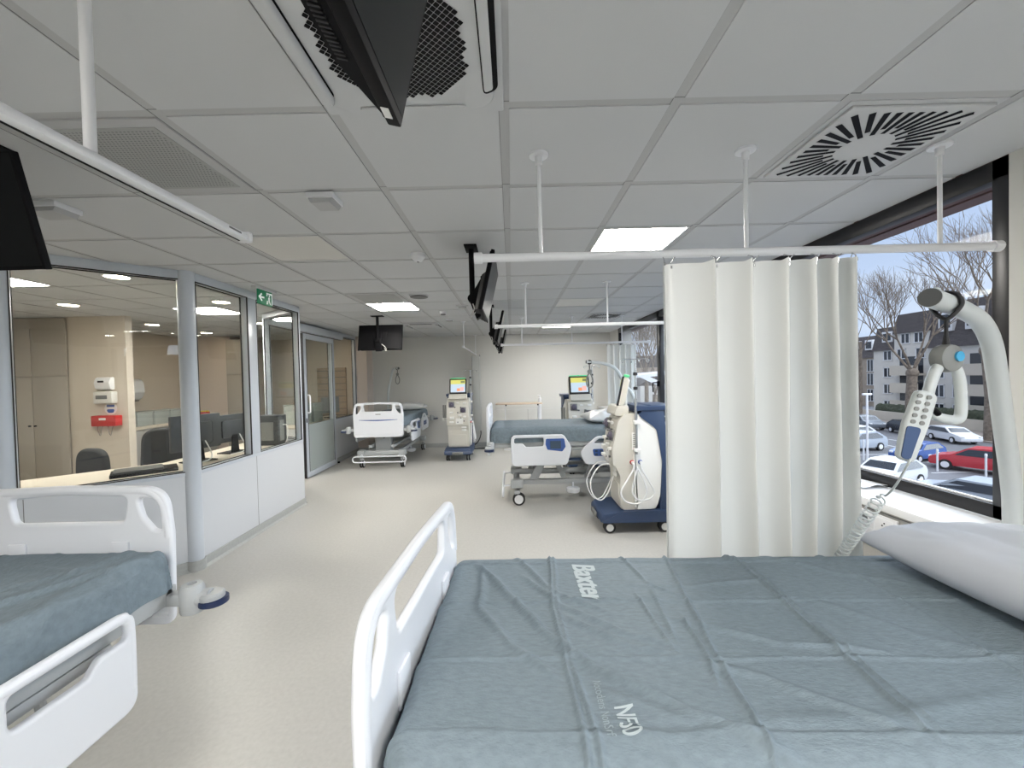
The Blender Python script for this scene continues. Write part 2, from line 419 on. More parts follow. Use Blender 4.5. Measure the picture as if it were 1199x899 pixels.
b = MB(); b.box(WX - 0.03, 6.17, 1.36, WX, 6.2, 1.44, 0.004); b.tube([(WX - 0.03, 6.18, 1.42), (WX - 0.05, 6.18, 1.42), (WX - 0.05, 6.30, 1.415), (WX - 0.05, 6.31, 1.405), (WX - 0.05, 6.31, 1.27)], 0.009)
b.build('handle', M['black'], w1)
window(2, W2[0], W2[1], [-1.2])

# ------------------------------------------------------------------ glazed office partition
P0 = (-4.45, 1.95); PA = (-3.43, 2.77); PB = (-2.70, 3.44); PC = (-2.70, 5.18); PD = (-3.36, 5.62)
def seg_frame(p, q):
    d = Vector((q[0] - p[0], q[1] - p[1])); L = d.length; a = math.atan2(d.y, d.x)
    return Matrix.Translation((p[0], p[1], 0)) @ Matrix.Rotation(a, 4, 'Z'), L
def seg_wall(wname, bname, wn, p, q, muls=(), sill=0.83, seams=(), top=2.43):
    """low lacquered wall and a glazed frame above it, between plan points p and q"""
    mt, L = seg_frame(p, q)
    b = MB(); b.box(0, -0.035, 0.08, L, 0.035, sill - 0.03)
    b.mi = 1
    for s in seams: b.box(s - 0.002, -0.0362, 0.08, s + 0.002, -0.034, sill - 0.03)
    w = struct(b.build(wname, [M['partition'], M['gap']], smooth=0)); w.matrix_world = mt
    b = MB()
    for sg in (-1, 1):
        y0, y1 = sorted((sg * 0.035, sg * 0.048)); b.box(0, y0, 0, L, y1, 0.085, 0.003)
        b.prism([(y1 if sg > 0 else y0, 0.0), (y1 if sg > 0 else y0, 0.02), ((y1 if sg > 0 else y0) + sg * 0.02, 0.0)], 0, L, 'yz')
    w = struct(b.build(bname, M['cove'], smooth=0)); w.matrix_world = mt
    root = sempty('window_%d' % wn); root.matrix_world = mt
    b = MB(); h = 0.04
    b.box(0, -h, sill - 0.03, L, h, sill, 0.003); b.box(0, -h, top, L, h, CEIL, 0.003)
    ed = [0.0] + [v for m in muls for v in (m[0], m[1])] + [L]
    e2 = []
    for k in range(0, len(ed), 2):
        a, c = ed[k] + (0.035 if k == 0 else 0), ed[k + 1] - (0.035 if k + 2 == len(ed) else 0); e2.append((a, c))
    b.box(0, -h, sill, 0.035, h, top, 0.003); b.box(L - 0.035, -h, sill, L, h, top, 0.003)
    for m in muls: b.box(m[0], -h, sill, m[1], h, top, 0.003)
    b.mi = 1
    for a, c in e2:
        for sg in (-1, 1):
            y0, y1 = sorted((sg * 0.030, sg * 0.0415))
            b.box(a, y0, sill, c, y1, sill + 0.007); b.box(a, y0, top - 0.008, c, y1, top)
            b.box(a, y0, sill, a + 0.006, y1, top); b.box(c - 0.006, y0, sill, c, y1, top)
    b.build('window_frame', [M['alu'], M['blackgasket']], root)
    for a, c in e2:
        p_ = MB(); p_.box(a, -0.005, sill, c, 0.005, top); p_.build('pane', M['glass'], root)
    return root
seg_wall('wall_left_entry', 'baseboard_left_entry', 7, P0, PA)
seg_wall('wall_left_diagonal', 'baseboard_left_diagonal', 3, PA, PB, seams=(0.06,))
seg_wall('wall_left_front', 'baseboard_left_front', 4, PB, PC, muls=((0.72, 0.86),), seams=(0.79,))
seg_wall('wall_left_return', 'baseboard_left_return', 5, PC, PD)
seg_wall('wall_left_rear', 'baseboard_left_rear', 6, (-3.40, 6.62), (-3.40, 8.86), muls=((1.05, 1.12),))
for k, (x, y, r) in enumerate(((PB[0] - 0.005, PB[1] - 0.01, 0.062), (PA[0] - 0.02, PA[1] - 0.02, 0.07))):
    b = MB(); b.lathe([(r, 0.085), (r, CEIL)], (x, y, 0), 32); b.mi = 1; b.lathe([(r + 0.012, 0.0), (r + 0.012, 0.085)], (x, y, 0), 32)
    struct(b.build('trim_%d' % (4 + k), [M['alu'], M['cove']]))
# corner pier by the far wall
b = MB(); b.box(-3.45, 8.86, 0, -3.13, FY, CEIL); struct(b.build('trim_6', M['pinkish'], smooth=0))
b = MB(); b.box(-3.44, 8.845, 0, -3.115, FY - 0.02, 0.09, 0.003); struct(b.build('trim_7', M['cove'], smooth=0))
# sliding door
root = sempty('door_1')
x0, x1 = -3.335, -3.295; y0, y1 = 6.50, 7.62; zt = 2.33
b = MB(); t = 0.085
b.box(x0, y0, 0.012, x1, y0 + t, zt, 0.003); b.box(x0, y1 - t, 0.012, x1, y1, zt, 0.003)
b.box(x0, y0 + t, zt - t, x1, y1 - t, zt, 0.003); b.box(x0, y0 + t, 0.012, x1, y1 - t, 0.10, 0.003)
b.mi = 1
b.box(x0, y0 - 0.012, 0.012, x1, y0, zt)
for a in (x1 - 0.004,):
    b.box(a, y0 + t, 0.10, a + 0.006, y0 + t + 0.008, zt - t); b.box(a, y1 - t - 0.008, 0.10, a + 0.006, y1 - t, zt - t)
b.build('door_frame', [M['alu'], M['blackgasket']], root)
b = MB(); b.box(x0 + 0.015, y0 + t, 0.86, x1 - 0.015, y1 - t, zt - t); b.build('pane', M['glass'], root)
b = MB(); b.box(x0 + 0.013, y0 + t, 0.10, x1 - 0.013, y1 - t, 0.86); lab(b.build('lower_panel', M['frost'], root), 'frosted lower panel')
for s in (-1, 1):
    xb = x1 if s > 0 else x0
    b = MB(); b.tube(smooth_pts([(xb, y0 + 0.055, 1.34), (xb + s * 0.045, y0 + 0.055, 1.335), (xb + s * 0.055, y0 + 0.055, 1.29), (xb + s * 0.055, y0 + 0.055, 1.10), (xb + s * 0.045, y0 + 0.055, 1.06), (xb, y0 + 0.055, 1.055)], 4), 0.011)
    lab(b.build('handle', M['silver'], root), 'steel D handle')
b = MB(); b.box(x1, y0 + 0.02, 0.90, x1 + 0.006, y0 + 0.045, 0.97, 0.002); b.build('lock', M['black'], root)
b = MB(); b.box(-3.36, 5.62, 2.35, -3.25, 7.95, 2.465, 0.008); b.mi = 1; b.box(-3.33, 5.62, 2.338, -3.30, 7.95, 2.35)
b.build('rail_cover', [M['alu'], M['gap']], root)
b = MB(); b.box(-3.36, 5.66, 0.0, -3.34, 5.70, 2.35); b.build('door_jamb', M['alu'], root)
b = MB(); b.box(-3.33, 7.70, 0, -3.29, 7.73, 0.03, 0.005); struct(b.build('trim_8', M['black']))

# ------------------------------------------------------------------ ceiling fittings
def cell(i, j): return gx(i) + 0.021, gy(j) + 0.021, gx(i + 1) - 0.021, gy(j + 1) - 0.021
LL = {(1, 3): 'lit square ceiling light panel in front of the near curtain rail', (-3, 7): 'lit square ceiling light panel just before the ceiling screen of the far left bed',
      (1, 11): 'lit square ceiling light panel nearest the far wall', (1, -3): 'added unseen light panel just behind the viewpoint on the window side, brightening the foreground', (-3, -3): 'added unseen light panel just behind the viewpoint on the office side, brightening the foreground',
      (-3, -5): 'added unseen ceiling light panel at the back on the office side', (1, -5): 'added unseen ceiling light panel at the back on the window side',
      (1, 7): 'switched-off square ceiling light panel over the middle bed', (-3, 3): 'switched-off cream ceiling light panel near the office corner post',
      (-8, 4): 'lit ceiling light panel at the left end of the office', (-7, 7): 'lit ceiling light panel in the middle of the office'}
for (i, j), k in special.items():
    x0, y0, x1, y1 = cell(i, j); cx, cy = (x0 + x1) / 2, (y0 + y1) / 2
    if k in ('lit', 'unlit', 'officelit'):
        t = thing('ceiling_light', LL[(i, j)], 'ceiling light', (cx, cy, CEIL), 0, 'recessed ceiling light panels')
        h = (x1 - x0) / 2
        b = MB(); b.board([(-h, -h), (h, -h), (h, h), (-h, h)], [[(-h + .012, -h + .012), (h - .012, -h + .012), (h - .012, h - .012), (-h + .012, h - .012)]], 0.03, 0.001, Matrix.Translation((0, 0, 0.014)))
        b.build('frame', M['ledtrim'], t)
        b = MB(); b.box(-h + .011, -h + .011, 0.004, h - .011, h - .011, 0.012)
        b.build('diffuser', M['ledoff'] if k == 'unlit' else M['led'], t)
    if k == 'perf':
        t = thing('air_grille', 'perforated grey square air grille ' + ('beside the near curtain rail' if j == 1 else 'just in front of a lit ceiling panel'), 'air grille', (cx, cy, CEIL), 0)
        h = (x1 - x0) / 2
        b = MB(); b.box(-h, -h, -0.004, h, h, 0.02, 0.003); b.build('frame', M['tbar'], t)
        b = MB(); b.box(-h + .045, -h + .045, -0.006, h - .045, h - .045, -0.003)
        if j == 1:
            b.mi = 1; n = 30; st = (2 * h - 0.12) / n
            for p in range(n):
                for q in range(n):
                    X = -h + .06 + st * (p + .5 + (0.25 if q % 2 else -0.25)); Y = -h + .06 + st * (q + .5)
                    vs = [b.bm.verts.new((X + 0.004 * math.cos(a * PI / 3), Y + 0.004 * math.sin(a * PI / 3), -0.0065)) for a in range(6)]
                    b._tag([b.bm.faces.new(vs)])
        b.build('perforated_plate', [M['perf'], M['darkmetal']], t, smooth=0)
    if k == 'swirl':
        t = thing('air_diffuser', 'square white swirl air diffuser with black radial slots ' + ('beside the near window' if j == 1 else 'beyond the middle bed'), 'air diffuser', (cx, cy, CEIL), 0, 'swirl air diffusers')
        h = (x1 - x0) / 2
        b = MB(); b.box(-h, -h, 0.0, h, h, 0.02); b.box(-h + .02, -h + .02, -0.012, h - .02, h - .02, 0.0, 0.004); b.build('plate', M['tile'], t)
        b = MB(); N = 36
        for s in range(N):
            a = 2 * PI * (s + 0.5) / N
            R = 0.232 / max(abs(math.cos(a)), abs(math.sin(a))); R = min(R, 0.31)
            r0 = 0.10 if s % 2 == 0 else 0.135
            w0 = 0.0085
            d = Vector((math.cos(a), math.sin(a), 0)); n_ = Vector((-d.y, d.x, 0)); z = Vector((0, 0, -0.0135))
            for (ra, rb) in ((r0, R),):
                q = [d * ra - n_ * w0 + z, d * rb - n_ * w0 * 1.25 + z, d * rb + n_ * w0 * 1.25 + z, d * ra + n_ * w0 + z]
                b._tag([b.bm.faces.new([b.bm.verts.new(v) for v in q])])
        b.build('slots', M['black'], t, smooth=0, recalc=False)
    if k == 'cassette':
        near = (j == 0)
        t = thing('air_conditioner', 'square white ceiling cassette air conditioner ' + ('overhead with diamond lattice grille' if near else 'above the far left bed'), 'air conditioner', (cx, cy, CEIL), 0, 'ceiling cassette air conditioners')
        h = 0.3
        b = MB(); b.board(rp([(-h, -h, .01), (h, -h, .01), (h, h, .01), (-h, h, .01)]), [], 0.03, 0.004, Matrix.Translation((0, 0, -0.005)))
        hh = 0.272
        b.board(rp([(-hh, -hh, .09), (hh, -hh, .09), (hh, hh, .09), (-hh, hh, .09)], 8), [], 0.012, 0.005, Matrix.Translation((0, 0, -0.025)))
        b.build('housing', M['tile'], t)
        b = MB(); b.box(-0.26, -0.26, 0.012, 0.26, 0.26, 0.158); b.build('casing', M['darkmetal'], t)
        for s in range(4):
            m_ = Matrix.Rotation(s * PI / 2, 4, 'Z')
            b = MB()
            if s != 0: b.board(rp([(-.20, .236, .02), (.20, .236, .02), (.17, .284, .04), (-.17, .284, .04)]), [], 0.004, 0.001, m_ @ Matrix.Translation((0, 0, -0.032)))
            b.mi = 1; b.board(rp([(-.18, .240, .014), (.18, .240, .014), (.165, .268, .014), (-.165, .268, .014)]) if s != 1 else rp([(-.20, .236, .02), (.20, .236, .02), (.20, .278, .02), (-.20, .278, .02)]), [], 0.008 if s != 1 else 0.03, 0.003 if s != 1 else 0.012, m_ @ Matrix.Translation((0, 0, -0.036 if s != 1 else -0.048)))
            b.build('air_vane', [M['black'], M['tile']], t)
        if not near: continue
        b = MB(); st = 0.0205; H2 = 0.195
        n = int(H2 / st * 1.5)
        for p in range(-n, n + 1):
            for q in range(-n, n + 1):
                X = (p + q) * st * 0.5; Y = (p - q) * st * 0.5
                if abs(X) > H2 - 0.01 * (int(abs(Y) / 0.03) % 2) or abs(Y) > H2 - 0.01 * (int(abs(X) / 0.03) % 2) or abs(X) + abs(Y) > 0.335: continue
                w = st * 0.43
                vs = [b.bm.verts.new((X + w * c_, Y + w * s_, -0.0325)) for c_, s_ in ((0.12, 0.92), (-0.12, 0.92), (-0.92, 0.12), (-0.92, -0.12), (-0.12, -0.92), (0.12, -0.92), (0.92, -0.12), (0.92, 0.12))]
                b._tag([b.bm.faces.new(vs)])
        b.build('grille', M['black'], t, smooth=0)

# small boxes on the ceiling
def ceiling_box(x, y, w, d, h, label, rz=0):
    t = thing('ceiling_sensor', label, 'sensor', (x, y, CEIL), rz)
    b = MB(); b.box(-w / 2, -d / 2, -h * 0.55, w / 2, d / 2, 0, 0.004); b.build('base', M['white'], t)
    b = MB(); b.prism([(-w / 2 + .004, -h * 0.5), (w / 2 - .004, -h * .5), (w / 2 - .02, -h), (-w / 2 + .02, -h)], -d / 2 + .01, d / 2 - .01, 'xz', 0.003); b.build('lens_cover', M['tbar'], t)
ceiling_box(-0.93, 2.10, 0.135, 0.13, 0.05, 'white box sensor on the ceiling to the left of the overhead screen')
ceiling_box(-2.36, 2.13, 0.19, 0.14, 0.05, 'white box sensor on the ceiling nearest the left edge')
ceiling_box(-0.97, 6.55, 0.12, 0.12, 0.04, 'small white box sensor on the ceiling nearest the far wall')
def lathe_thing(name, label, cat, x, y, prof, m, part, m2=None, prof2=None, part2=None):
    t = thing(name, label, cat, (x, y, CEIL))
    b = MB(); b.lathe(prof, (0, 0, 0), 24); b.build(part, m, t)
    if prof2: b = MB(); b.lathe(prof2, (0, 0, 0), 24); b.build(part2, m2, t)
lathe_thing('motion_detector', 'round white dome detector on the ceiling, between the two near screens', 'detector', -0.68, 3.08, [(0.052, 0), (0.052, -0.03), (0.03, -0.055), (0.012, -0.06)], M['white'], 'dome', M['chrome'], [(0.010, -0.058), (0.009, -0.066)], 'lens')
lathe_thing('smoke_detector', 'white and dark round smoke detector in front of the far cassette', 'detector', -0.94, 5.75, [(0.05, 0), (0.05, -0.03), (0.045, -0.04)], M['white'], 'base', M['darkmetal'], [(0.038, -0.04), (0.03, -0.055)], 'sensor_head')
lathe_thing('round_vent', 'flat round ceiling valve with a dark ring, left of the hanging screens', 'vent', -1.02, 4.62, [(0.11, 0), (0.11, -0.006), (0.10, -0.012)], M['tile'], 'plate', M['gap'], [(0.085, -0.012), (0.10, -0.02), (0.095, -0.024)], 'valve_disc')
lathe_thing('round_vent', 'flat round ceiling valve behind the nearer hanging screen', 'vent', -0.62, 5.35, [(0.08, 0), (0.08, -0.008), (0.07, -0.014)], M['tile'], 'plate', M['tbar'], [(0.05, -0.014), (0.05, -0.03)], 'valve_disc')

# exit sign
t = thing('exit_sign', 'green hanging exit sign with white arrow and running figure, above the office glazing', 'exit sign', (-2.46, 4.12, CEIL), math.radians(88))
b = MB(); b.box(-0.16, -0.03, -0.02, 0.16, 0.03, 0, 0.006); b.build('mounting_plate', M['tile'], t)
b = MB(); b.box(-0.125, -0.006, -0.165, 0.125, 0.006, -0.018, 0.002)
for v in b.bm.verts: v.co.x *= 0.9
b.build('sign_panel', M['green'], t)
b = MB()
def sgn(pts):
    b._tag([b.bm.faces.new([b.bm.verts.new((x, -0.0072, z)) for x, z in pts])])
sgn([(-0.105, -0.092), (-0.06, -0.05), (-0.045, -0.062), (-0.070, -0.084), (-0.015, -0.084), (-0.015, -0.100), (-0.070, -0.100), (-0.045, -0.122), (-0.06, -0.134)])
b.build('arrow', M['signwhite'], t, smooth=0, recalc=False)
b = MB()
sgn([(0.02, -0.035), (0.115, -0.035), (0.115, -0.15), (0.10, -0.15), (0.10, -0.05), (0.035, -0.05), (0.035, -0.07), (0.02, -0.07)])
sgn([(0.02, -0.15), (0.028, -0.11), (0.04, -0.115), (0.035, -0.15)])
sgn([(0.062, -0.15), (0.05, -0.115), (0.045, -0.085), (0.062, -0.07), (0.078, -0.085), (0.070, -0.11), (0.090, -0.15), (0.078, -0.15), (0.062, -0.12)])
b.lathe([(0.009, -0.0076), (0.009, -0.0070)], (0.066, 0, -0.062), 12, 'y')
b.build('running_figure', M['signwhite'], t, smooth=0)

# ------------------------------------------------------------------ ceiling-hung screens
def tv(label, x, y, rz, cable=True):
    """origin below the drop post at ceiling height; screen faces local +x, top tilted forward"""
    t = thing('hanging_screen', label, 'screen', (x, y, CEIL), rz, 'ceiling-hung patient screens')
    b = MB(); b.box(-0.045, -0.09, -0.012, 0.045, 0.09, 0, 0.003); b.cyl((0, 0, -0.01), (0, 0, -0.36), 0.020); b.build('drop_post', M['black'], t)
    b = MB(); b.cyl((0, -0.035, -0.37), (0, 0.035, -0.37), 0.032); b.prism([(-0.005, -0.35), (0.075, -0.22), (0.10, -0.25), (0.06, -0.50), (0.03, -0.52), (-0.01, -0.41)], -0.05, 0.05, 'xz', 0.004)
    b.cbox((0.085, 0, -0.33), (0.03, 0.22, 0.20), 0.004); b.build('tilt_bracket', M['black'], t)
    tilt = math.radians(13.5)
    mt = Matrix.Translation((0.078, 0, -0.50)) @ Matrix.Rotation(tilt, 4, 'Y')
    W, H = 0.66, 0.395
    b = MB(); b.box(-0.012, -W / 2, 0, 0.012, W / 2, H, 0.003)
    b.box(-0.018, -W / 2 + .01, 0.004, -0.010, W / 2 - .01, H - .01, 0.004)
    b.prism([(-0.31, -0.017), (0.31, -0.017), (0.20, -0.052), (-0.20, -0.052)], 0.006, 0.25, 'xy')
    for v in b.bm.verts:
        if abs(v.co.y) < 0.06 and abs(v.co.x) > 0.06: v.co.x, v.co.y = v.co.y, v.co.x
    for v in b.bm.verts: v.co = mt @ v.co
    sb = b.build('screen_housing', M['black'], t)
    b = MB(); b.box(0.0115, -W / 2 + .010, 0.014, 0.0130, W / 2 - .010, H - .010)
    for v in b.bm.verts: v.co = mt @ v.co
    b.build('display', M['screen'], t)
    b = MB()
    for k in range(24):
        yy = 0.02 + k * 0.0075
        b.box(-0.044, yy, 0.0035, -0.028, yy + 0.0032, 0.0075)
    for v in b.bm.verts: v.co = mt @ v.co
    b.build('speaker_slots', M['rubber'], t, smooth=0)
    b = MB(); b.box(-0.009, W / 2 - 0.050, -0.0012, 0.004, W / 2 - 0.024, 0.0005)
    for v in b.bm.verts: v.co = mt @ v.co
    lab(b.build('sticker', M['paper'], t), 'small white sticker')
    if cable:
        b = MB(); b.tube(smooth_pts([(0.0, -0.03, -0.40), (0.02, -0.10, -0.46), (-0.01, -0.12, -0.52), (0.035, -0.08, -0.47), (0.06, -0.04, -0.42)], 5), 0.004, 8)
        lab(b.build('cable', M['ledoff'], t), 'looped pale cable')
    return t
tv('black ceiling-hung screen directly overhead, nearest the camera', -0.27, 0.385, 0)
tv('black ceiling-hung screen by the left end of the near curtain rail', -0.27, 2.97, 0)
tv('black ceiling-hung screen by the left end of the middle curtain rail', -0.255, 5.40, 0)
tv('farthest black ceiling-hung screen in the row, partly behind another', -0.255, 7.45, 0)
tv('large dark screen cut off by the left edge, over the left foreground bed', -2.03, 1.60, -PI / 2, False)
tv('black ceiling-hung screen seen from behind, over the far left bed', -1.955, 6.03, PI / 2)

# ------------------------------------------------------------------ curtain rails and curtains
def rail(label, p, q, rods, r=0.0175):
    """round rail from p to q at z = 2.07, hung from rods at the given fractions"""
    z = 2.07
    t = thing('curtain_rail', label, 'curtain rail', (p[0], p[1], z), 0, 'white curtain rails')
    d = Vector((q[0] - p[0], q[1] - p[1], 0)); L = d.length; u = d / L
    b = MB(); b.cyl((0, 0, 0), d, r, n=20); b.build('rail_tube', M['white'], t)
    for e, s in ((Vector((0, 0, 0)), -1), (d, 1)):
        b = MB(); b.cyl(e - u * 0.012, e + u * 0.022 * 1, r + 0.006, n=20); b.build('end_cap', M['white'], t)
    for f in rods:
        c = d * f
        b = MB(); b.cyl(c, c + Vector((0, 0, CEIL - z)), 0.0085, n=14); b.lathe([(0.008, CEIL - z - 0.045), (0.014, CEIL - z - 0.04), (0.017, CEIL - z - 0.01), (0.040, CEIL - z - 0.008), (0.042, CEIL - z)], c, 20)
        b.build('ceiling_rod', M['white'], t)
    return t
rail('white ceiling-hung rail carrying the broad curtain beside the near bed', (-0.135, 1.75), (2.07, 1.75), (0.123, 0.521, 0.895))
rail('white ceiling-hung rail crossing over the middle bed', (-0.15, 4.14), (WX - 0.02, 4.14), (0.13, 0.48, 0.83))
rail('white ceiling-hung rail carrying the narrow curtain at the far window', (-0.15, 6.57), (WX - 0.02, 6.57), (0.14, 0.48, 0.82))
rail('white ceiling-hung rail running towards the far wall above the dialysis machine', (-0.785, 6.7), (-0.785, FY - 0.02), (0.06, 0.95), 0.012)
# flat rail in the left foreground
t = thing('curtain_rail', 'white slotted rail in the left foreground ceiling with one thick rod', 'curtain rail', (-0.925, 1.44, 2.07), 0, 'white curtain rails')
b = MB(); b.box(-0.018, -2.3, -0.010, 0.018, 0, 0.012, 0.005)
b.mi = 1; b.box(-0.016, -2.3, -0.0115, -0.010, -0.005, -0.0098); b.mi = 0
b.build('rail_profile', [M['white'], M['black']], t)
b = MB(); b.box(-0.023, -0.004, -0.015, 0.023, 0.018, 0.023, 0.008); b.build('end_cap', M['white'], t)
b = MB(); b.box(0.0175, -0.10, 0.000, 0.0185, -0.04, 0.006); lab(b.build('maker_plate', M['darkmetal'], t), 'small dark marking')
for yy in (-0.52, -1.9):
    b = MB(); b.cyl((0, yy, 0.015), (0, yy, CEIL - 2.07), 0.0115, n=16); b.build('ceiling_rod', M['white'], t)

def curtain(label, path, ztop, zbot, hooks, seed=1, lean=None, grp='hanging privacy curtains'):
    """path: plan polyline; the cloth hangs from ztop to zbot with soft rounded folds"""
    P = smooth_pts([(x, y, 0) for x, y in path], 7)
    cx = sum(p.x for p in P) / len(P); cy = sum(p.y for p in P) / len(P)
    t = thing('curtain', label, 'curtain', (cx, cy, zbot), 0, grp)
    rnd = random.Random(seed)
    n = len(P) - 1; nv = 40; H = ztop - zbot
    ph = [rnd.uniform(0, 6) for _ in range(4)]
    def f(u, v):
        k = min(int(round(u * n)), n); p = P[k]
        z = v * H
        am = 1.0 + 0.12 * math.sin(z * 1.7 + ph[0])
        x = p.x - cx; y = (p.y - cy) * am
        x += 0.010 * math.sin(z * 2.1 + u * 9 + ph[1]) * (1 - v); y += 0.008 * math.sin(z * 3.0 + u * 14 + ph[2]) * (1 - v)
        dz = 0.0
        if v > 0.96:
            # scallop between the hooks
            s = u * hooks; dz = -0.012 * (1 - abs(math.cos(PI * s))) * (v - 0.96) / 0.04
        return (x, y, z + dz)
    b = MB(); b.grid(f, n, nv); o = b.build('cloth', M['curtain'], t, smooth=180, recalc=False)
    for k in range(hooks + 1):
        p = P[min(int(k / hooks * n), n)]
        b = MB(); b.tube([(p.x - cx, p.y - cy, H - 0.012), (p.x - cx, p.y - cy + 0.004, H + 0.006), (p.x - cx, 0, H + 0.02), (p.x - cx, -0.0, 2.052 - zbot)], 0.0022, 6)
        b.cyl((p.x - cx, p.y - cy - 0.003, H - 0.02), (p.x - cx, p.y - cy - 0.003, H - 0.008), 0.004, n=8)
        lab(b.build('hook', M['chrome'], t), 'small metal hook')
    return t
pa = [(0.655, 1.73), (0.66, 1.765), (0.675, 1.775)]
xs = [0.675, 0.865, 1.02, 1.17, 1.285, 1.375, 1.455]
for a, c in zip(xs, xs[1:]):
    pa += [(a + 0.03, 1.785), ((a + c) / 2, 1.755), (c - 0.028, 1.715), (c - 0.008, 1.705), (c + 0.002, 1.725), (c - 0.004, 1.765)]
pa += [(1.458, 1.775), (1.462, 1.75)]
curtain('broad white privacy curtain hanging in six flat folds beside the near bed', pa, 2.035, 0.42, 13)
pa = []
xs = [1.53, 1.645, 1.74, 1.83, 1.92, 2.0]
for a, c in zip(xs, xs[1:]):
    pa += [(a + 0.02, 6.605), ((a + c) / 2, 6.575), (c - 0.015, 6.53), (c, 6.54)]
curtain('narrow gathered white curtain in front of the far window', pa, 2.035, 0.42, 6, 2)
pa = []
for k in range(9): pa += [(-0.86 + (0.0 if k % 2 else 0.17), 8.86 + k * 0.028)]
curtain('closed white curtain bundle against the far wall beside the dialysis machine', pa, 2.04, 0.40, 4, 3)

# ------------------------------------------------------------------ hospital beds
def footboard(parent, y, H, part='footboard', outward=-1, zb=-0.34):
    """board in the local xz plane; origin at mattress top height H"""
    W = 0.43
    mt = Matrix.Translation((0, y, 0)) @ Matrix.Rotation(PI / 2, 4, 'X')
    zt = H + 0.26; z0 = H + zb
    outer = rp([(-W, z0, .05), (W, z0, .05), (W + 0.008, zt - 0.2, 0.3), (W - 0.012, zt, .11), (0, zt + 0.012, 1.0), (-W + 0.012, zt, .11), (-W - 0.008, zt - 0.2, 0.3)], 8)
    hm = rp([(-0.255, zt - 0.038, .03), (0, zt - 0.028, 0.8), (0.255, zt - 0.038, .03), (0.235, zt - 0.148, .03), (-0.235, zt - 0.148, .03)], 6)
    hs = lambda s: rp([(s * 0.292, zt - 0.045, .025), (s * 0.385, zt - 0.05, .035), (s * 0.395, zt - 0.19, .02), (s * 0.36, zt - 0.185, .02), (s * 0.315, zt - 0.13, .06)], 6)
    b = MB(); b.board(outer, [hm, hs(1), hs(-1)], 0.030, 0.011, mt)
    # tubular rim
    rim = [Vector((x * 0.962, y, z0 + (z - z0) * 0.968)) for x, z in outer]
    rim = [Vector((x - math.copysign(0.019, x) if abs(x) > 0.3 else x, y, z - 0.019 if z > zt - 0.12 else z)) for x, z in outer if z > z0 + 0.04]
    o = sorted(range(len(rim)), key=lambda k: 0)
    pts = [v for v in rim]
    b.tube(pts, 0.0195, 12)
    fb = b.build(part, M['bedwhite'], parent)
    s = outward
    b = MB()
    n = 24
    pr = [(-0.335 + 0.67 * k / n, H - 0.035 - 0.008 * math.sin(PI * k / n)) for k in range(n + 1)]
    yo = y + s * 0.0158
    A = [(x, z + 0.003 + 0.006 * math.sin(PI * (x + .335) / .67)) for x, z in pr]; Bq = [(x, z - 0.003 - 0.008 * math.sin(PI * (x + .335) / .67)) for x, z in pr][::-1]
    b.prism(A + Bq, yo, yo + s * 0.0015, 'xz'); lab(b.build('blue_stripe', M['blue'], fb), 'thin blue stripe')
    b = MB(); b.box(-0.045, min(yo, yo + s * .002), H + 0.055, 0.045, max(yo, yo + s * .002), H + 0.067); lab(b.build('maker_mark', M['darkmetal'], fb), 'small dark marking')
    for sx in (-1, 1):
        b = MB(); b.cbox((sx * 0.22, y - s * 0.02, H - 0.02), (0.075, 0.012, 0.10), 0.005); b.build('board_clip', M['bedwhite'], fb)
    return fb

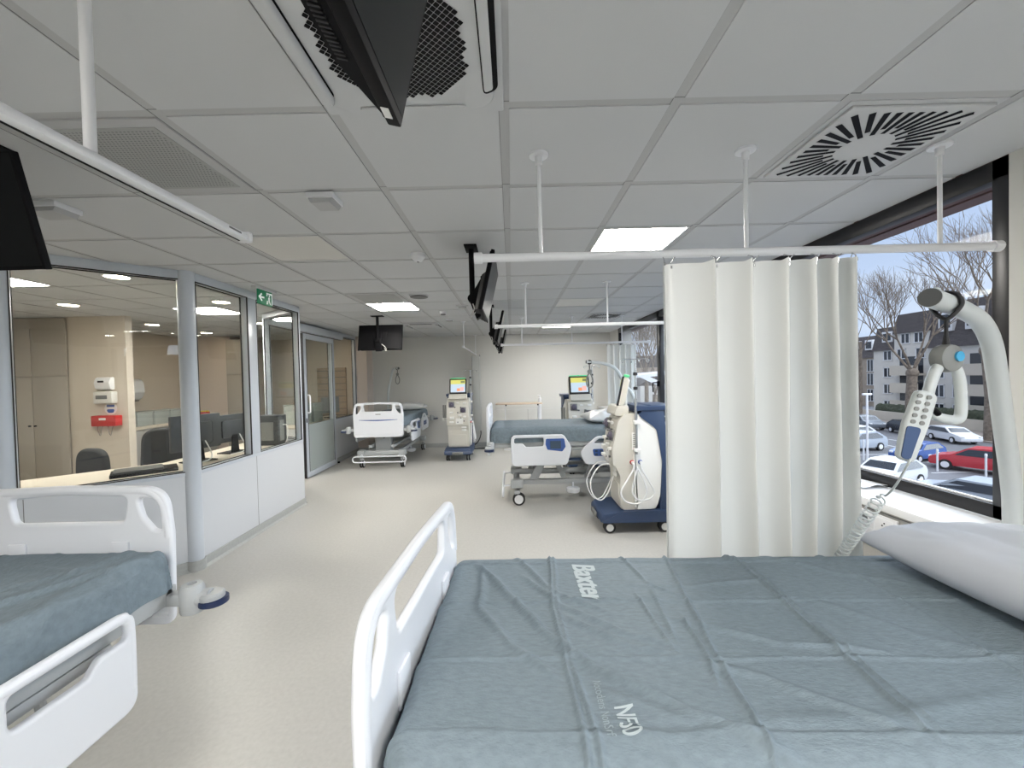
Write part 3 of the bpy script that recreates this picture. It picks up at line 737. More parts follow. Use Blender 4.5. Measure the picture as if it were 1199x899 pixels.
def side_rail(parent, sx, x, y0, H, head=False, dz=-0.11, panel=True):
    zt = H + dz; z0 = zt - 0.365; T = 0.032; K = 1.058
    def Y(a): return y0 + a
    if not head:
        out = rp([(0, 0, .06), (.66, 0, .07), (.715, .20, .10), (.62, .345, .07), (0.01, .345, .055)], 7)
        holes = [rp([(.035, .31, .02), (.385, .312, .02), (.385, .215, .03), (.175, .212, .02), (.135, .252, .03), (.035, .25, .02)], 5)]
    else:
        out = rp([(.07, 0, .08), (.64, 0, .08), (.66, .16, .12), (.50, .24, .1), (.34, .315, .08), (.21, .315, .09), (0, .15, .10)], 7)
        holes = [rp([(.16, .235, .02), (.235, .285, .03), (.32, .285, .02), (.345, .24, .02)], 5)]
    mt = Matrix(((0, 0, 1, x), (1, 0, 0, y0), (0, K, 0, z0), (0, 0, 0, 1)))
    b = MB(); b.board(out, holes, T, 0.012, mt)
    if not head:
        top = [(x, y0 + a, z0 + c * K) for a, c in [(0.018, 0.08), (0.018, 0.28), (0.035, .318), (0.07, .327), (.35, .327), (.58, .327)]]
        b.tube(smooth_pts(top, 4), 0.0185, 12)
    rb = b.build('side_rail', M['bedwhite'], parent)
    if panel:
        xo = x + sx * (T / 2 + 0.001)
        if not head: pl = rp([(.425, .19, .02), (.60, .165, .02), (.64, .22, .02), (.625, .318, .02), (.41, .318, .02), (.405, .25, .02)], 4)
        else: pl = rp([(.17, .10, .03), (.42, .10, .01), (.42, .185, .01), (.155, .185, .02)], 4)
        b = MB(); b.prism([(y0 + a, z0 + c) for a, c in pl], xo - sx * 0.002, xo + sx * 0.004, 'yz'); pn = b.build('control_panel', M['blue'], rb); lab(pn, 'blue control panel')
        b = MB()
        if not head: b.box(min(xo, xo + sx * .006), y0 + .46, z0 + .20, max(xo, xo + sx * .006), y0 + .585, z0 + .29); b.build('display', M['paneldisplay'], pn)
        else:
            for k in range(4):
                for q in range(2):
                    b.cbox((xo + sx * .005, y0 + .20 + k * .058, z0 + .122 + q * .04), (.004, .03, .022), .001)
            b.build('keypad', M['paneldisplay'], pn)
    # swing arm below the rail
    xi = x - sx * 0.03
    for a in (0.22, 0.5):
        b = MB(); b.tube([(xi, y0 + a, z0 + 0.1), (xi - sx * 0.04, y0 + a, z0 + 0.06), (xi - sx * 0.07, y0 + a, H - 0.27)], 0.014, 8)
        b.build('rail_arm', M['bedgrey'], rb)
    return rb

def caster(parent, x, y, z_top, a=0, r=0.075):
    b = MB(); c, s = math.cos(a), math.sin(a)
    b.cyl((x, y, z_top), (x, y, z_top - 0.05), 0.020); b.cbox((x, y, 2 * r + 0.005), (0.06, 0.07, 0.05), 0.012)
    for q in (-1, 1):
        b.cyl((x + q * 0.024 - 0.006 * q, y, 2 * r + 0.01), (x + q * 0.024 - 0.006 * q, y + 0.02, r), 0.013, 0.012, 8)
    k = b.build('caster', M['bedgrey'], parent)
    for q in (-1, 1):
        b = MB(); b.lathe([(r * 0.72, q * 0.021 - 0.009), (r * 0.95, q * 0.021 - 0.009), (r, q * 0.021 - 0.004), (r, q * 0.021 + 0.004), (r * 0.95, q * 0.021 + 0.009), (r * 0.72, q * 0.021 + 0.009)], (x, y + 0.02, r), 24, 'x')
        b.mi = 1; b.lathe([(r * 0.72, q * 0.021 - 0.011), (r * 0.72, q * 0.021 + 0.011)], (x, y + 0.02, r), 20, 'x')
        b.build('wheel', [M['rubber'], M['white']], k)

def bed(label, loc, rz, H, pole=True, rail_dz=(-0.11, -0.11), columns='legs', board_yaw=0.0, wy=0.36, panels=True, headb=False):
    t = thing('hospital_bed', label, 'bed', loc, rz, 'electric hospital beds')
    L = 2.03; W = 0.44
    b = MB(); b.box(-W + 0.006, 0.075, H - 0.145, W - 0.006, L - 0.025, H - 0.008, 0.035, 3); b.build('mattress', M['mattress'], t)
    # deck
    b = MB()
    for s in (-1, 1): b.box(s * 0.415 - 0.025, 0.05, H - 0.235, s * 0.415 + 0.025, L + 0.02, H - 0.165, 0.006); b.box(s * 0.40 - 0.02, 0.30, H - 0.29, s * 0.40 + 0.02, L - 0.2, H - 0.250, 0.006)
    b.box(-0.44, 0.03, H - 0.235, 0.44, 0.09, H - 0.165, 0.006); b.box(-0.44, L - 0.03, H - 0.235, 0.44, L + 0.03, H - 0.165, 0.006)
    for y in (0.5, 0.95, 1.4): b.box(-0.40, y, H - 0.22, 0.40, y + 0.05, H - 0.17, 0.004)
    b.build('deck_frame', M['bedgrey'], t)
    b = MB()
    for y0, y1 in ((0.09, 0.60), (0.62, 0.93), (0.95, 1.25), (1.27, L - 0.04)): b.box(-0.42, y0, H - 0.168, 0.42, y1, H - 0.148, 0.005)
    b.build('lying_surface', M['midgrey'], t)
    fb = footboard(t, 0.03, H, 'footboard', -1)
    if headb: footboard(t, L + 0.02, H, 'headboard', 1)
    if board_yaw: fb.rotation_euler = (0, 0, board_yaw)
    for s in (-1, 1):
        side_rail(t, s, s * 0.50, 0.30, H, False, rail_dz[0], panels); side_rail(t, s, s * 0.50, 1.10, H, True, rail_dz[1], panels)
    # corner bumpers
    for sx in (-1, 1):
        for yy, sy in ((0.06, -1), (L, 1)):
            b = MB(); zc = H - 0.215
            b.cbox((sx * 0.455, yy, zc), (0.08, 0.05, 0.05), 0.006)
            b.lathe([(0.043, -0.055), (0.046, -0.045), (0.046, 0.045), (0.036, 0.062), (0.018, 0.064), (0.018, 0.045)], (sx * 0.53, yy, zc), 20)
            b.tube([(sx * 0.53, yy, zc), (sx * 0.60, yy + sy * 0.01, zc - 0.002)], [0.040, 0.036], 16)
            b.lathe([(0.045, -0.018), (0.048, -0.01), (0.048, 0.012), (0.040, 0.02)], (sx * 0.605, yy + sy * 0.012, zc), 20)
            bp = b.build('corner_bumper', M['bedgrey'], t)
            b = MB(); b.lathe([(0.045, -0.030), (0.056, -0.024), (0.056, -0.004), (0.047, 0.0)], (sx * 0.61, yy + sy * 0.014, zc - 0.004), 20)
            lab(b.build('bumper_wheel', M['navy'], bp), 'navy bumper wheel')
    # base
    b = MB(); zb = 0.26
    for s in (-1, 1): b.box(s * 0.27 - 0.03, wy, zb - 0.03, s * 0.27 + 0.03, L - 0.12, zb + 0.03, 0.006)
    for y in (wy, L - 0.17): b.box(-0.36, y - 0.04, zb - 0.035, 0.36, y + 0.04, zb + 0.045, 0.008)
    for y in (wy, L - 0.17):
        for s in (-1, 1): b.cbox((s * 0.36, y, zb + 0.005), (0.12, 0.15, 0.10), 0.015)
    for s in (-1, 1): b.box(s * 0.20 - 0.025, wy - 0.04, 0.36, s * 0.20 + 0.025, L - 0.2, 0.405, 0.005)
    b.build('base_frame', M['bedgrey'], t)
    if columns == 'legs':
        for y, sy in ((wy + 0.20, 1), (L - 0.42, -1)):
            b = MB()
            for s in (-1, 1):
                b.prism([(y + sy * 0.17, H - 0.225), (y + sy * 0.27, H - 0.225), (y + sy * 0.06, 0.30), (y - sy * 0.04, 0.30)], s * 0.30 - 0.02, s * 0.30 + 0.02, 'yz')
                b.prism([(y + sy * 0.22, H - 0.33), (y + sy * 0.27, H - 0.33), (y + sy * 0.42, 0.30), (y + sy * 0.35, 0.30)], s * 0.26 - 0.015, s * 0.26 + 0.015, 'yz')
            b.tube([(-0.28, y, 0.34), (0.28, y, 0.34)], 0.022, 12)
            b.build('lift_leg', M['bedgrey'], t)
    else:
        b = MB(); b.prism([(-0.125, H - 0.225), (0.125, H - 0.225), (0.145, 0.29), (-0.145, 0.29)], wy + 0.06, wy + 0.20, 'xz', 0.01); b.build('lift_column', M['bedgrey'], t)
        b = MB(); b.prism([(-0.125, H - 0.225), (0.125, H - 0.225), (0.145, 0.29), (-0.145, 0.29)], L - .48, L - .34, 'xz', 0.01); b.build('lift_column', M['bedgrey'], t)
        b = MB()
        for q in range(3): b.tube(smooth_pts([(-0.28 + q * 0.15, 0.12, H - 0.24), (-0.24 + q * 0.15, 0.11, H - 0.31 - 0.03 * q), (-0.13 + q * 0.12, 0.14, H - 0.25)], 5), 0.007, 6)
        lab(b.build('cables', M['darkmetal'], t), 'drooping dark cables')
    b = MB()
    lp = rp([(-0.46, 0.10, .05), (0.46, 0.10, .05), (0.46, 0.20, .05), (-0.46, 0.20, .05)], 5)
    b.tube([(x, wy - 0.17, z + 0.03) for x, z in lp], 0.0125, 10, closed=True)
    for s in (-1, 1): b.tube([(s * 0.33, wy - 0.17, 0.225), (s * 0.33, wy, 0.25)], 0.012, 8)
    b.build('brake_bar', M['bedwhite'], t)
    b = MB(); b.lathe([(0.04, 0.09), (0.075, 0.10), (0.085, 0.125), (0.08, 0.15), (0.05, 0.155)], (0.30, 1.05, 0.03), 20); b.cyl((0.30, 1.05, 0.15), (0.29, 1.05, 0.25), 0.012); b.build('foot_pedal', M['bedwhite'], t)
    for sx in (-1, 1):
        for y in (wy, L - 0.17): caster(t, sx * 0.36, y, zb)
    return t

BED1 = bed('hospital bed in the foreground beside the window, its white footboard at the left', (-0.322, 1.245, 0), -PI / 2 - math.radians(2.0), 0.82, board_yaw=-math.radians(2.5), rail_dz=(-0.43, -0.43), headb=False)
BED2 = bed('hospital bed in the left foreground, footboard turned towards the glazed office', (-1.915, 1.79, 0), PI, 0.865, rail_dz=(-0.115, -0.115), wy=0.85, panels=False)
BED3 = bed('hospital bed at the far left, white footboard with blue stripe facing us', (-2.33, 7.06, 0), 0, 0.90, columns='column', rail_dz=(-0.10, -0.02), wy=0.18)
BED4 = bed('hospital bed in the middle of the room behind the side-on dialysis machine', (-0.325, 5.30, 0), -PI / 2, 0.95, rail_dz=(-0.08, -0.08))

# trapeze poles (part of the beds): points in each bed's frame
def pole(bedobj, pts, r, strap_at, cap=True):
    b = MB(); b.tube(smooth_pts(pts, 7), r, 20); p = b.build('trapeze_pole', M['polegrey'], bedobj)
    e = Vector(pts[-1]); d = (e - Vector(pts[-2])).normalized()
    b = MB(); b.cyl(e - d * 0.001, e + d * 0.004, r * 0.97, n=24); lab(b.build('end_plug', M['capgrey'], p), 'dark grey end plug')
    b = MB(); b.ball(e - d * 0.05 + Vector((0, 0, r)), (0.011, 0.011, 0.009), 12, 8); b.build('stop_stud', M['polegrey'], p)
    return p
m1 = BED1.matrix_basis.inverted()
def L1(p): return tuple(m1 @ Vector(p))
import mathutils
BED1m = Matrix.Translation(BED1.location) @ Matrix.Rotation(BED1.rotation_euler.z, 4, 'Z')
inv1 = BED1m.inverted()
pole(BED1, [tuple(inv1 @ Vector(p)) for p in [(1.835, 1.495, 0.55), (1.833, 1.492, 0.99), (1.815, 1.485, 1.15), (1.778, 1.475, 1.34), (1.735, 1.458, 1.52), (1.685, 1.435, 1.645), (1.60, 1.395, 1.715), (1.475, 1.33, 1.742), (1.35, 1.262, 1.755), (1.225, 1.195, 1.765)]], 0.0275, None)
def gpole(bedobj, M4, pts, r=0.017):
    inv = M4.inverted(); return pole(bedobj, [tuple(inv @ Vector(p)) for p in pts], r, None)
def mw(o): return Matrix.Translation(o.location) @ Matrix.Rotation(o.rotation_euler.z, 4, 'Z')
gpole(BED4, mw(BED4), [(1.66, 5.55, 0.6), (1.66, 5.55, 1.2), (1.52, 5.50, 1.42), (1.42, 5.42, 1.58), (1.33, 5.38, 1.66), (1.18, 5.36, 1.71), (0.98, 5.34, 1.73)], 0.022)
gpole(BED3, mw(BED3), [(-2.73, 8.98, 0.7), (-2.72, 8.98, 1.25), (-2.66, 8.96, 1.55), (-2.60, 8.93, 1.74), (-2.53, 8.88, 1.79), (-2.43, 8.80, 1.795)], 0.027)

# ---------------- sheets and pillows
CREASE = []
def line_h(x, y, p, q, amp, w, wob=0.0, one=False):
    dx, dy = q[0] - p[0], q[1] - p[1]; L = math.hypot(dx, dy); ux, uy = dx / L, dy / L
    t = (x - p[0]) * ux + (y - p[1]) * uy
    if t < -0.03 or t > L + 0.03: return 0.0
    d = -(x - p[0]) * uy + (y - p[1]) * ux + wob * math.sin(t * 9 + p[0] * 7) + wob * 0.5 * math.sin(t * 23 + 1)
    e = min(1.0, (t + 0.03) / 0.08, (L + 0.03 - t) / 0.08)
    return amp * math.exp(-(d / w) ** 2) * max(e, 0)
def noise(x, y, s): 
    return mathutils.noise.noise(Vector((x * s, y * s, 3.3)))

def drape(label, bedobj, H, L0, L1_, W, drop, step, lines, name='disposable_sheet', th=0.003, nz=0.003, kw=None):
    """blue-grey nonwoven sheet lying over a mattress, in the bed's frame"""
    r = 0.045
    cy = (L0 + L1_) / 2; hx = W / 2 - r; hy = (L1_ - L0) / 2 - r
    ex = r * PI / 2 + drop
    X = hx + ex; Yh = hy + ex
    nx = int(2 * X / step); ny = int(2 * Yh / step)
    bbs = [(min(l[0][0], l[1][0]) - .08, max(l[0][0], l[1][0]) + .08, min(l[0][1], l[1][1]) - .08, max(l[0][1], l[1][1]) + .08) for l in lines]
    def disp(x, y):
        h = nz * noise(x, y, 4) + nz * 0.5 * noise(x, y, 11)
        for l, (xa, xb, ya, yb) in zip(lines, bbs):
            if xa < x < xb and ya < y < yb: h += line_h(x, y, *l)
        return h
    def f(u, v):
        x = -X + 2 * X * u; y = -Yh + 2 * Yh * v
        kx = max(-hx, min(hx, x)); ky = max(-hy, min(hy, y))
        exx, eyy = x - kx, y - ky; e = math.hypot(exx, eyy)
        h = disp(x, y + cy)
        if e < 1e-6: return (x, y + cy, H + th + max(h, -0.002))
        dx, dy = exx / e, eyy / e
        if e < r * PI / 2:
            a = e / r; o = r * math.sin(a); d = r * (1 - math.cos(a)); nx_, nz_ = math.sin(a), math.cos(a)
        else:
            o = r; d = r + (e - r * PI / 2); nx_, nz_ = 1, 0
        d = min(d, drop + r)
        hh = max(h, -0.002) + th
        flare = 0.010 * (d / (drop + r)) * (1 + 0.9 * math.sin((x * dy - y * dx) * 26 + 1.3 * math.sin(x * 9 + y * 7)))
        if d <= r * 0.9: flare *= max(0, d / (r * 0.9)) * 0.4
        return (kx + dx * (o + hh * nx_ + flare), ky + cy + dy * (o + hh * nx_ + flare), H - d + hh * nz_)
    M4 = mw(bedobj)
    b = MB(); b.grid(f, nx, ny)
    o = b.build(name, M['sheet'], None, smooth=180, recalc=False)
    o.matrix_world = M4; o['label'] = label; o['category'] = 'bed sheet'; o['group'] = 'blue-grey disposable bed sheets'
    return o, disp

# near bed: fold grid plus loose wrinkles. World points are converted into the bed frame
def LB1(p): q = inv1 @ Vector((p[0], p[1], 0)); return (q.x, q.y)
lines = []
for yw in (1.60, 1.325, 1.055, 0.83):
    lines.append((LB1((-0.3, yw + 0.012)), LB1((2.0, yw - 0.06)), 0.0065, 0.0062, 0.003))
    lines.append((LB1((0.1, yw + 0.018)), LB1((1.5, yw - 0.036)), -0.0040, 0.006, 0.003))
def seg(pts, amp, w, wob=0.0):
    for a, c in zip(pts, pts[1:]): lines.append((LB1(a), LB1(c), amp, w, wob))
seg([(0.14, 1.70), (0.115, 1.30), (0.125, 1.05), (0.135, 0.75)], 0.011, 0.0062, 0.002)
seg([(0.155, 1.70), (0.13, 1.30), (0.14, 1.05), (0.165, 0.75)], 0.009, 0.0058, 0.002)
seg([(0.61, 1.72), (0.56, 1.36), (0.52, 1.05), (0.49, 0.76)], 0.010, 0.0062, 0.002)
seg([(0.83, 1.72), (0.86, 1.5), (0.85, 1.2), (0.83, 0.8)], 0.010, 0.0062, 0.002)
seg([(0.855, 1.72), (0.885, 1.5), (0.875, 1.2), (0.86, 0.8)], 0.006, 0.005, 0.002)
seg([(1.20, 1.72), (1.22, 1.35), (1.20, 0.85)], 0.006, 0.007, 0.003)
# diagonal drape folds
def W1(X, Y, drop=0.74): # measured points on the sheet (frame coordinates of the photograph turned into plan metres beforehand)
    return (X, Y)
seg([(-0.16, 1.60), (-0.02, 1.36), (0.08, 1.16), (0.19, 1.02), (0.36, 0.88), (0.52, 0.78)], 0.018, 0.013, 0.004)
seg([(-0.13, 1.55), (-0.12, 1.30), (-0.02, 1.12), (0.10, 0.98)], 0.013, 0.013, 0.004)
seg([(0.0, 1.66), (0.12, 1.38), (0.28, 1.26)], 0.010, 0.011, 0.004)
seg([(0.02, 1.50), (0.14, 1.30), (0.30, 1.16), (0.42, 1.10)], 0.011, 0.011, 0.004)
seg([(0.14, 1.24), (0.30, 1.10), (0.44, 1.05)], 0.012, 0.012, 0.003)
seg([(0.46, 1.22), (0.70, 1.10), (0.95, 1.05)], 0.011, 0.011, 0.003)
seg([(0.44, 1.04), (0.60, 0.97), (0.80, 0.80)], 0.011, 0.014, 0.004)
seg([(0.18, 0.95), (0.30, 0.88), (0.42, 0.82)], 0.009, 0.016, 0.003)
seg([(0.20, 0.86), (0.30, 0.80)], 0.010, 0.014, 0.003)
seg([(0.42, 1.66), (0.46, 1.42), (0.54, 1.34)], 0.009, 0.006, 0.002)
seg([(0.40, 1.36), (0.41, 1.18), (0.42, 1.07)], 0.009, 0.006, 0.002)
seg([(0.46, 1.40), (0.45, 1.25), (0.44, 1.12)], 0.008, 0.006, 0.002)
seg([(0.34, 1.42), (0.60, 1.40), (0.90, 1.44)], 0.005, 0.010, 0.003)
seg([(0.50, 1.24), (0.50, 1.06), (0.47, 0.94)], 0.009, 0.006, 0.003)
seg([(0.95, 1.30), (1.10, 1.12), (1.30, 0.98)], 0.006, 0.020, 0.004)
seg([(0.98, 1.62), (1.16, 1.46), (1.34, 1.38)], 0.008, 0.012, 0.003)
seg([(0.50, 0.86), (0.75, 0.84), (1.1, 0.90)], 0.006, 0.020, 0.004)
sheet1, disp1 = drape('blue-grey creased disposable sheet with printed lettering on the near window-side bed', BED1, 0.82, 0.06, 2.01, 0.89, 0.10, 0.0048, lines)

def print_on(sheet, disp, H, txt, centre, size, m, off=0.0, shear=0.0, xs=1.0, name='printed_lettering', fn=LB1, inv=inv1, ang=-PI / 2, lbl=None):
    me = text_mesh(txt, size, 0.0, shear, xs)
    b = MB()
    for k, sh in enumerate((0, off, -off) if off else (0,)):
        for k2, sv in enumerate((0, off * 0.7) if off else (0,)): b.addmesh(me, Matrix.Translation((sh, sv, 0)))
    # refine so that the print follows the folds
    for _ in range(2):
        es = [e for e in b.bm.edges if e.calc_length() > 0.02]
        if es: bmesh.ops.subdivide_edges(b.bm, edges=es, cuts=2)
    bmesh.ops.triangulate(b.bm, faces=b.bm.faces)
    R = Matrix.Translation((centre[0], centre[1], 0)) @ Matrix.Rotation(ang, 4, 'Z')
    for v in b.bm.verts:
        q = R @ v.co; x, y = fn((q.x, q.y)); v.co = (x, y, H + 0.003 + max(disp(x, y), disp(x + .004, y), disp(x - .004, y), disp(x, y + .004), disp(x, y - .004), -0.002) + 0.0022)
    o = b.build(name, m, sheet, smooth=0)
    if lbl: o['label'] = lbl
    return o
print_on(sheet1, disp1, 0.82, 'Baxter', (0.252, 1.455), 0.118, M['print'], 0.0042, 0.2, 0.80, lbl='bold white Baxter lettering')
print_on(sheet1, disp1, 0.82, 'NF50', (0.228, 0.855), 0.060, M['print'], 0.0008, 0.0, 0.60, lbl='white NF50 lettering')
print_on(sheet1, disp1, 0.82, 'Nocodens NonSurf', (0.186, 0.895), 0.028, M['printdim'], 0.0, 0.0, 0.70, lbl='small faded lettering line')

rnd = random.Random(3)
def grid_lines(nx, ny, L=2.0, W=0.9, extra=10, seed=1):
    r_ = random.Random(seed); out = []
    for k in range(1, nx + 1):
        y = L * k / (nx + 1) + 0.05; out.append(((-0.6, y), (0.6, y + 0.01), 0.003, 0.007, 0.002))
    for k in range(1, ny + 1):
        x = -W / 2 + W * k / (ny + 1); out.append(((x, -0.2), (x + 0.01, 2.3), 0.003, 0.007, 0.002))
    for k in range(extra):
        x, y, a, l = r_.uniform(-0.45, 0.45), r_.uniform(0.05, 1.9), r_.uniform(0, PI), r_.uniform(0.2, 0.6)
        out.append(((x, y), (x + l * math.cos(a), y + l * math.sin(a)), r_.uniform(0.004, 0.009), r_.uniform(0.010, 0.022), 0.004))
    return out
sheet2, disp2 = drape('blue-grey creased disposable sheet on the left foreground bed', BED2, 0.865, 0.06, 2.01, 0.89, 0.12, 0.011, grid_lines(5, 3, extra=16, seed=4) + [((-0.46, 0.12), (-0.20, 0.6), 0.016, 0.02, 0.004), ((-0.46, 0.25), (-0.38, 0.9), 0.012, 0.02, 0.004), ((-0.42, 0.05), (-0.40, 0.5), 0.010, 0.015, 0.003), ((-0.30, 0.02), (-0.25, 0.5), 0.008, 0.018, 0.003)])
M2 = mw(BED2); inv2 = M2.inverted()
def LB2(p): q = inv2 @ Vector((p[0], p[1], 0)); return (q.x, q.y)
print_on(sheet2, disp2, 0.865, 'Baxter', (-1.93, 1.20), 0.115, M['print'], 0.0035, 0.2, 0.80, fn=LB2, inv=inv2, ang=PI * 0.06, lbl='bold white Baxter lettering')
drape('grey-blue disposable sheet on the far left bed', BED3, 0.90, 0.06, 2.0, 0.89, 0.10, 0.03, grid_lines(3, 2, extra=5, seed=6))
drape('grey-blue disposable sheet on the middle bed behind the dialysis machine', BED4, 0.95, 0.06, 2.0, 0.89, 0.13, 0.022, grid_lines(4, 2, extra=8, seed=8))

def pillow(label, loc, rz, L, W, T, m, seed=1, tilt=0, wr=0.006, name='pillow'):
    """L along local x, W along y; bottom at z = 0"""
    def f(sgn):
        def g(u, v):
            a, c = 2 * u - 1, 2 * v - 1
            e = ((1 - abs(a) ** 2.6) ** 0.55) * ((1 - abs(c) ** 2.6) ** 0.55) if abs(a) < 1 and abs(c) < 1 else 0
            pin = 1 - 0.07 * (1 - abs(c) ** 2) * abs(a) ** 4
            pin2 = 1 - 0.09 * (1 - abs(a) ** 2) * abs(c) ** 4
            x = a * L / 2 * pin; y = c * W / 2 * pin2
            w = wr * (noise(x + seed, y, 7) + 1.2 * abs(noise(x * 0.5 + seed, y * 2.2, 6))) * min(1, e * 3)
            z = T * (0.42 + sgn * (0.58 if sgn > 0 else 0.42) * e) + (w if sgn > 0 else 0)
            z += 0.02 * (1 - e) * (abs(a * c)) ** 3 * 0
            return (x, y, z)
        return g
    b = MB(); b.grid(f(1), 56, 44); b.grid(f(-1), 56, 44)
    bmesh.ops.remove_doubles(b.bm, verts=b.bm.verts, dist=1e-5)
    o = b.build(name, m, None, smooth=180)
    o.location = loc; o.rotation_euler = (0, tilt, rz); o['label'] = label; o['category'] = 'pillow'; o['group'] = 'pillows on the beds'
    return o
pillow('white pillow on the head end of the near window-side bed', (1.63, 1.20, 0.815), -math.radians(88), 0.84, 0.56, 0.20, M['pillow'], 5, 0, 0.018)
pillow('plastic-wrapped white pillow on the middle bed', (1.22, 5.28, 0.948), -math.radians(88), 0.62, 0.60, 0.15, M['wrap'], 9, 0, 0.02)
pillow('pale grey wrapped pillow on the far left bed', (-2.14, 8.70, 0.897), 0, 0.60, 0.42, 0.16, M['wrap'], 12, 0, 0.02)

# ---------------- grab handles hanging from the poles
def grab(label, top, s=1.0, rz=0, big=True):
    """hangs from the pole at 'top'; local z down"""
    t = thing('trapeze_handle', label, 'grab handle', top, rz, 'trapeze grab handles')
    if big:
        b = MB(); b.tube(smooth_pts([(0.018, 0, -0.030), (0.033, 0, -0.002), (0.025, 0, 0.026), (0, 0, 0.036), (-0.025, 0, 0.026), (-0.033, 0, -0.002), (-0.018, 0, -0.030), (0, 0, -0.045)], 5, True), 0.006, 8, closed=True)
        for v in b.bm.verts:
            v.co.y *= 3.4; v.co = Matrix.Rotation(-math.radians(60), 3, 'Z') @ v.co
        b.tube([(0, 0, -0.040), (0, 0, -0.10)], 0.005, 8); b.tube([(0, 0, -0.09), (0, 0, -0.125)], [0.005, 0.010], 8)
        b.build('strap', M['rubber'], t)
        b = MB(); b.lathe([(0.030, -0.022), (0.040, -0.018), (0.043, -0.006), (0.043, 0.006), (0.040, 0.018), (0.030, 0.022)], (0, 0, -0.165), 28, 'y'); b.build('reel', M['midgrey'], t)
        b = MB(); b.lathe([(0.015, 0), (0.0145, 0.004), (0.012, 0.006)], (0.012, -0.028, -0.160), 20, 'y'); b.lathe([(0.015, 0.005), (0.015, -0.0005)], (0.012, -0.028, -0.160), 20, 'y'); lab(b.build('button', M['cyan'], t), 'light blue round button')
        b = MB(); b.tube(smooth_pts([(-0.022, 0, -0.185), (-0.045, 0, -0.215), (-0.066, 0, -0.27), (-0.068, 0, -0.315), (-0.04, 0, -0.34), (0.0, 0, -0.352), (0.035, 0, -0.355), (0.052, 0, -0.34), (0.054, 0, -0.28), (0.045, 0, -0.22), (0.022, 0, -0.185)], 5, True), 0.0145, 14, closed=True)
        b.build('grip', M['polegrey'], t)
    else:
        b = MB(); b.lathe([(0.030, -0.015), (0.030, 0.015)], (0, 0, 0), 16, 'y'); b.tube([(0, 0, -0.02), (0, 0, -0.10)], 0.006, 8); b.build('strap', M['rubber'], t)
        b = MB(); b.lathe([(0.028, -0.015), (0.028, 0.015)], (0, 0, -0.12), 16, 'y'); b.build('reel', M['midgrey'], t)
        b = MB(); b.tube(smooth_pts([(0, 0, -0.14), (-0.04, 0, -0.22), (-0.035, 0, -0.30), (0, 0, -0.33), (0.035, 0, -0.30), (0.04, 0, -0.22)], 5, True), 0.010, 10, closed=True)
        b.build('grip', M['midgrey'], t)
    return t
grab('grey trapeze grab handle with blue button hanging from the near bed pole', (1.335, 1.254, 1.753), rz=math.radians(8))
grab('grey trapeze handle hanging from the pole of the middle bed', (1.02, 5.34, 1.725), big=False)
grab('small grey trapeze handle hanging from the pole of the far left bed', (-2.46, 8.82, 1.79), big=False)

# handset hooked over the grip, with coiled cord
t = thing('bed_handset', 'grey and blue bed handset with coiled cord, hooked on the near trapeze handle', 'remote control', (1.168, 1.185, 1.395), -math.radians(14))
tl = Matrix.Rotation(math.radians(13), 4, 'Y')
b = MB(); b.board(rp([(-0.024, -0.105, .02), (0.020, -0.112, .02), (0.030, 0.0, .1), (0.032, 0.098, .02), (-0.020, 0.104, .02), (-0.030, 0.0, .1)], 6), [], 0.026, 0.008, tl @ Matrix.Rotation(PI / 2, 4, 'X')); b.build('housing', M['polegrey'], t)
b = MB(); b.board(rp([(-0.020, -0.100, .012), (0.004, -0.103, .012), (0.010, -0.005, .01), (-0.026, -0.005, .01)], 4), [], 0.004, 0.001, tl @ Matrix.Translation((0, -0.0145, 0)) @ Matrix.Rotation(PI / 2, 4, 'X')); lab(b.build('blue_field', M['bluedim'], t), 'dark blue lower field')
b = MB()
for k in range(5):
    for q in range(2):
        p = tl @ Vector((-0.014 + q * 0.022, 0, 0.085 - k * 0.019)); b.lathe([(0.0062, -0.0165), (0.0062, -0.012)], (p.x, 0, p.z), 12, 'y')
b.build('buttons', M['midgrey'], t)
b = MB(); b.tube(smooth_pts([(0.02, 0.0, 0.055), (0.05, 0.012, 0.045), (0.07, 0.02, 0.03)], 4), 0.008, 8); b.build('hook', M['black'], t)
# cord of the handset: straight lead, then a coil running down to the far side of the bed
hm = Matrix.Translation(t.location) @ Matrix.Rotation(t.rotation_euler.z, 4, 'Z'); hi = hm.inverted()
A = [Vector(p) for p in [(1.142, 1.17, 1.300), (1.140, 1.18, 1.275), (1.165, 1.24, 1.205), (1.19, 1.30, 1.155), (1.235, 1.36, 1.140), (1.262, 1.40, 1.128)]]
B0, B1_ = Vector((1.262, 1.40, 1.118)), Vector((1.325, 1.672, 0.77))
b = MB(); path = smooth_pts(A, 5)
d = (B1_ - B0); L = d.length; du = d.normalized(); e1 = du.orthogonal().normalized(); e2 = du.cross(e1)
turns = 19; n = turns * 12
for k in range(n + 1):
    s_ = k / n; a = 2 * PI * turns * s_; r_ = 0.018 * min(1, s_ * 25 + 0.1)
    path.append(B0 + du * (L * s_) + (e1 * math.cos(a) + e2 * math.sin(a)) * r_)
b.tube([hi @ p for p in path], 0.0031, 8); lab(b.build('coiled_cord', M['polegrey'], t), 'pale grey coiled cord')

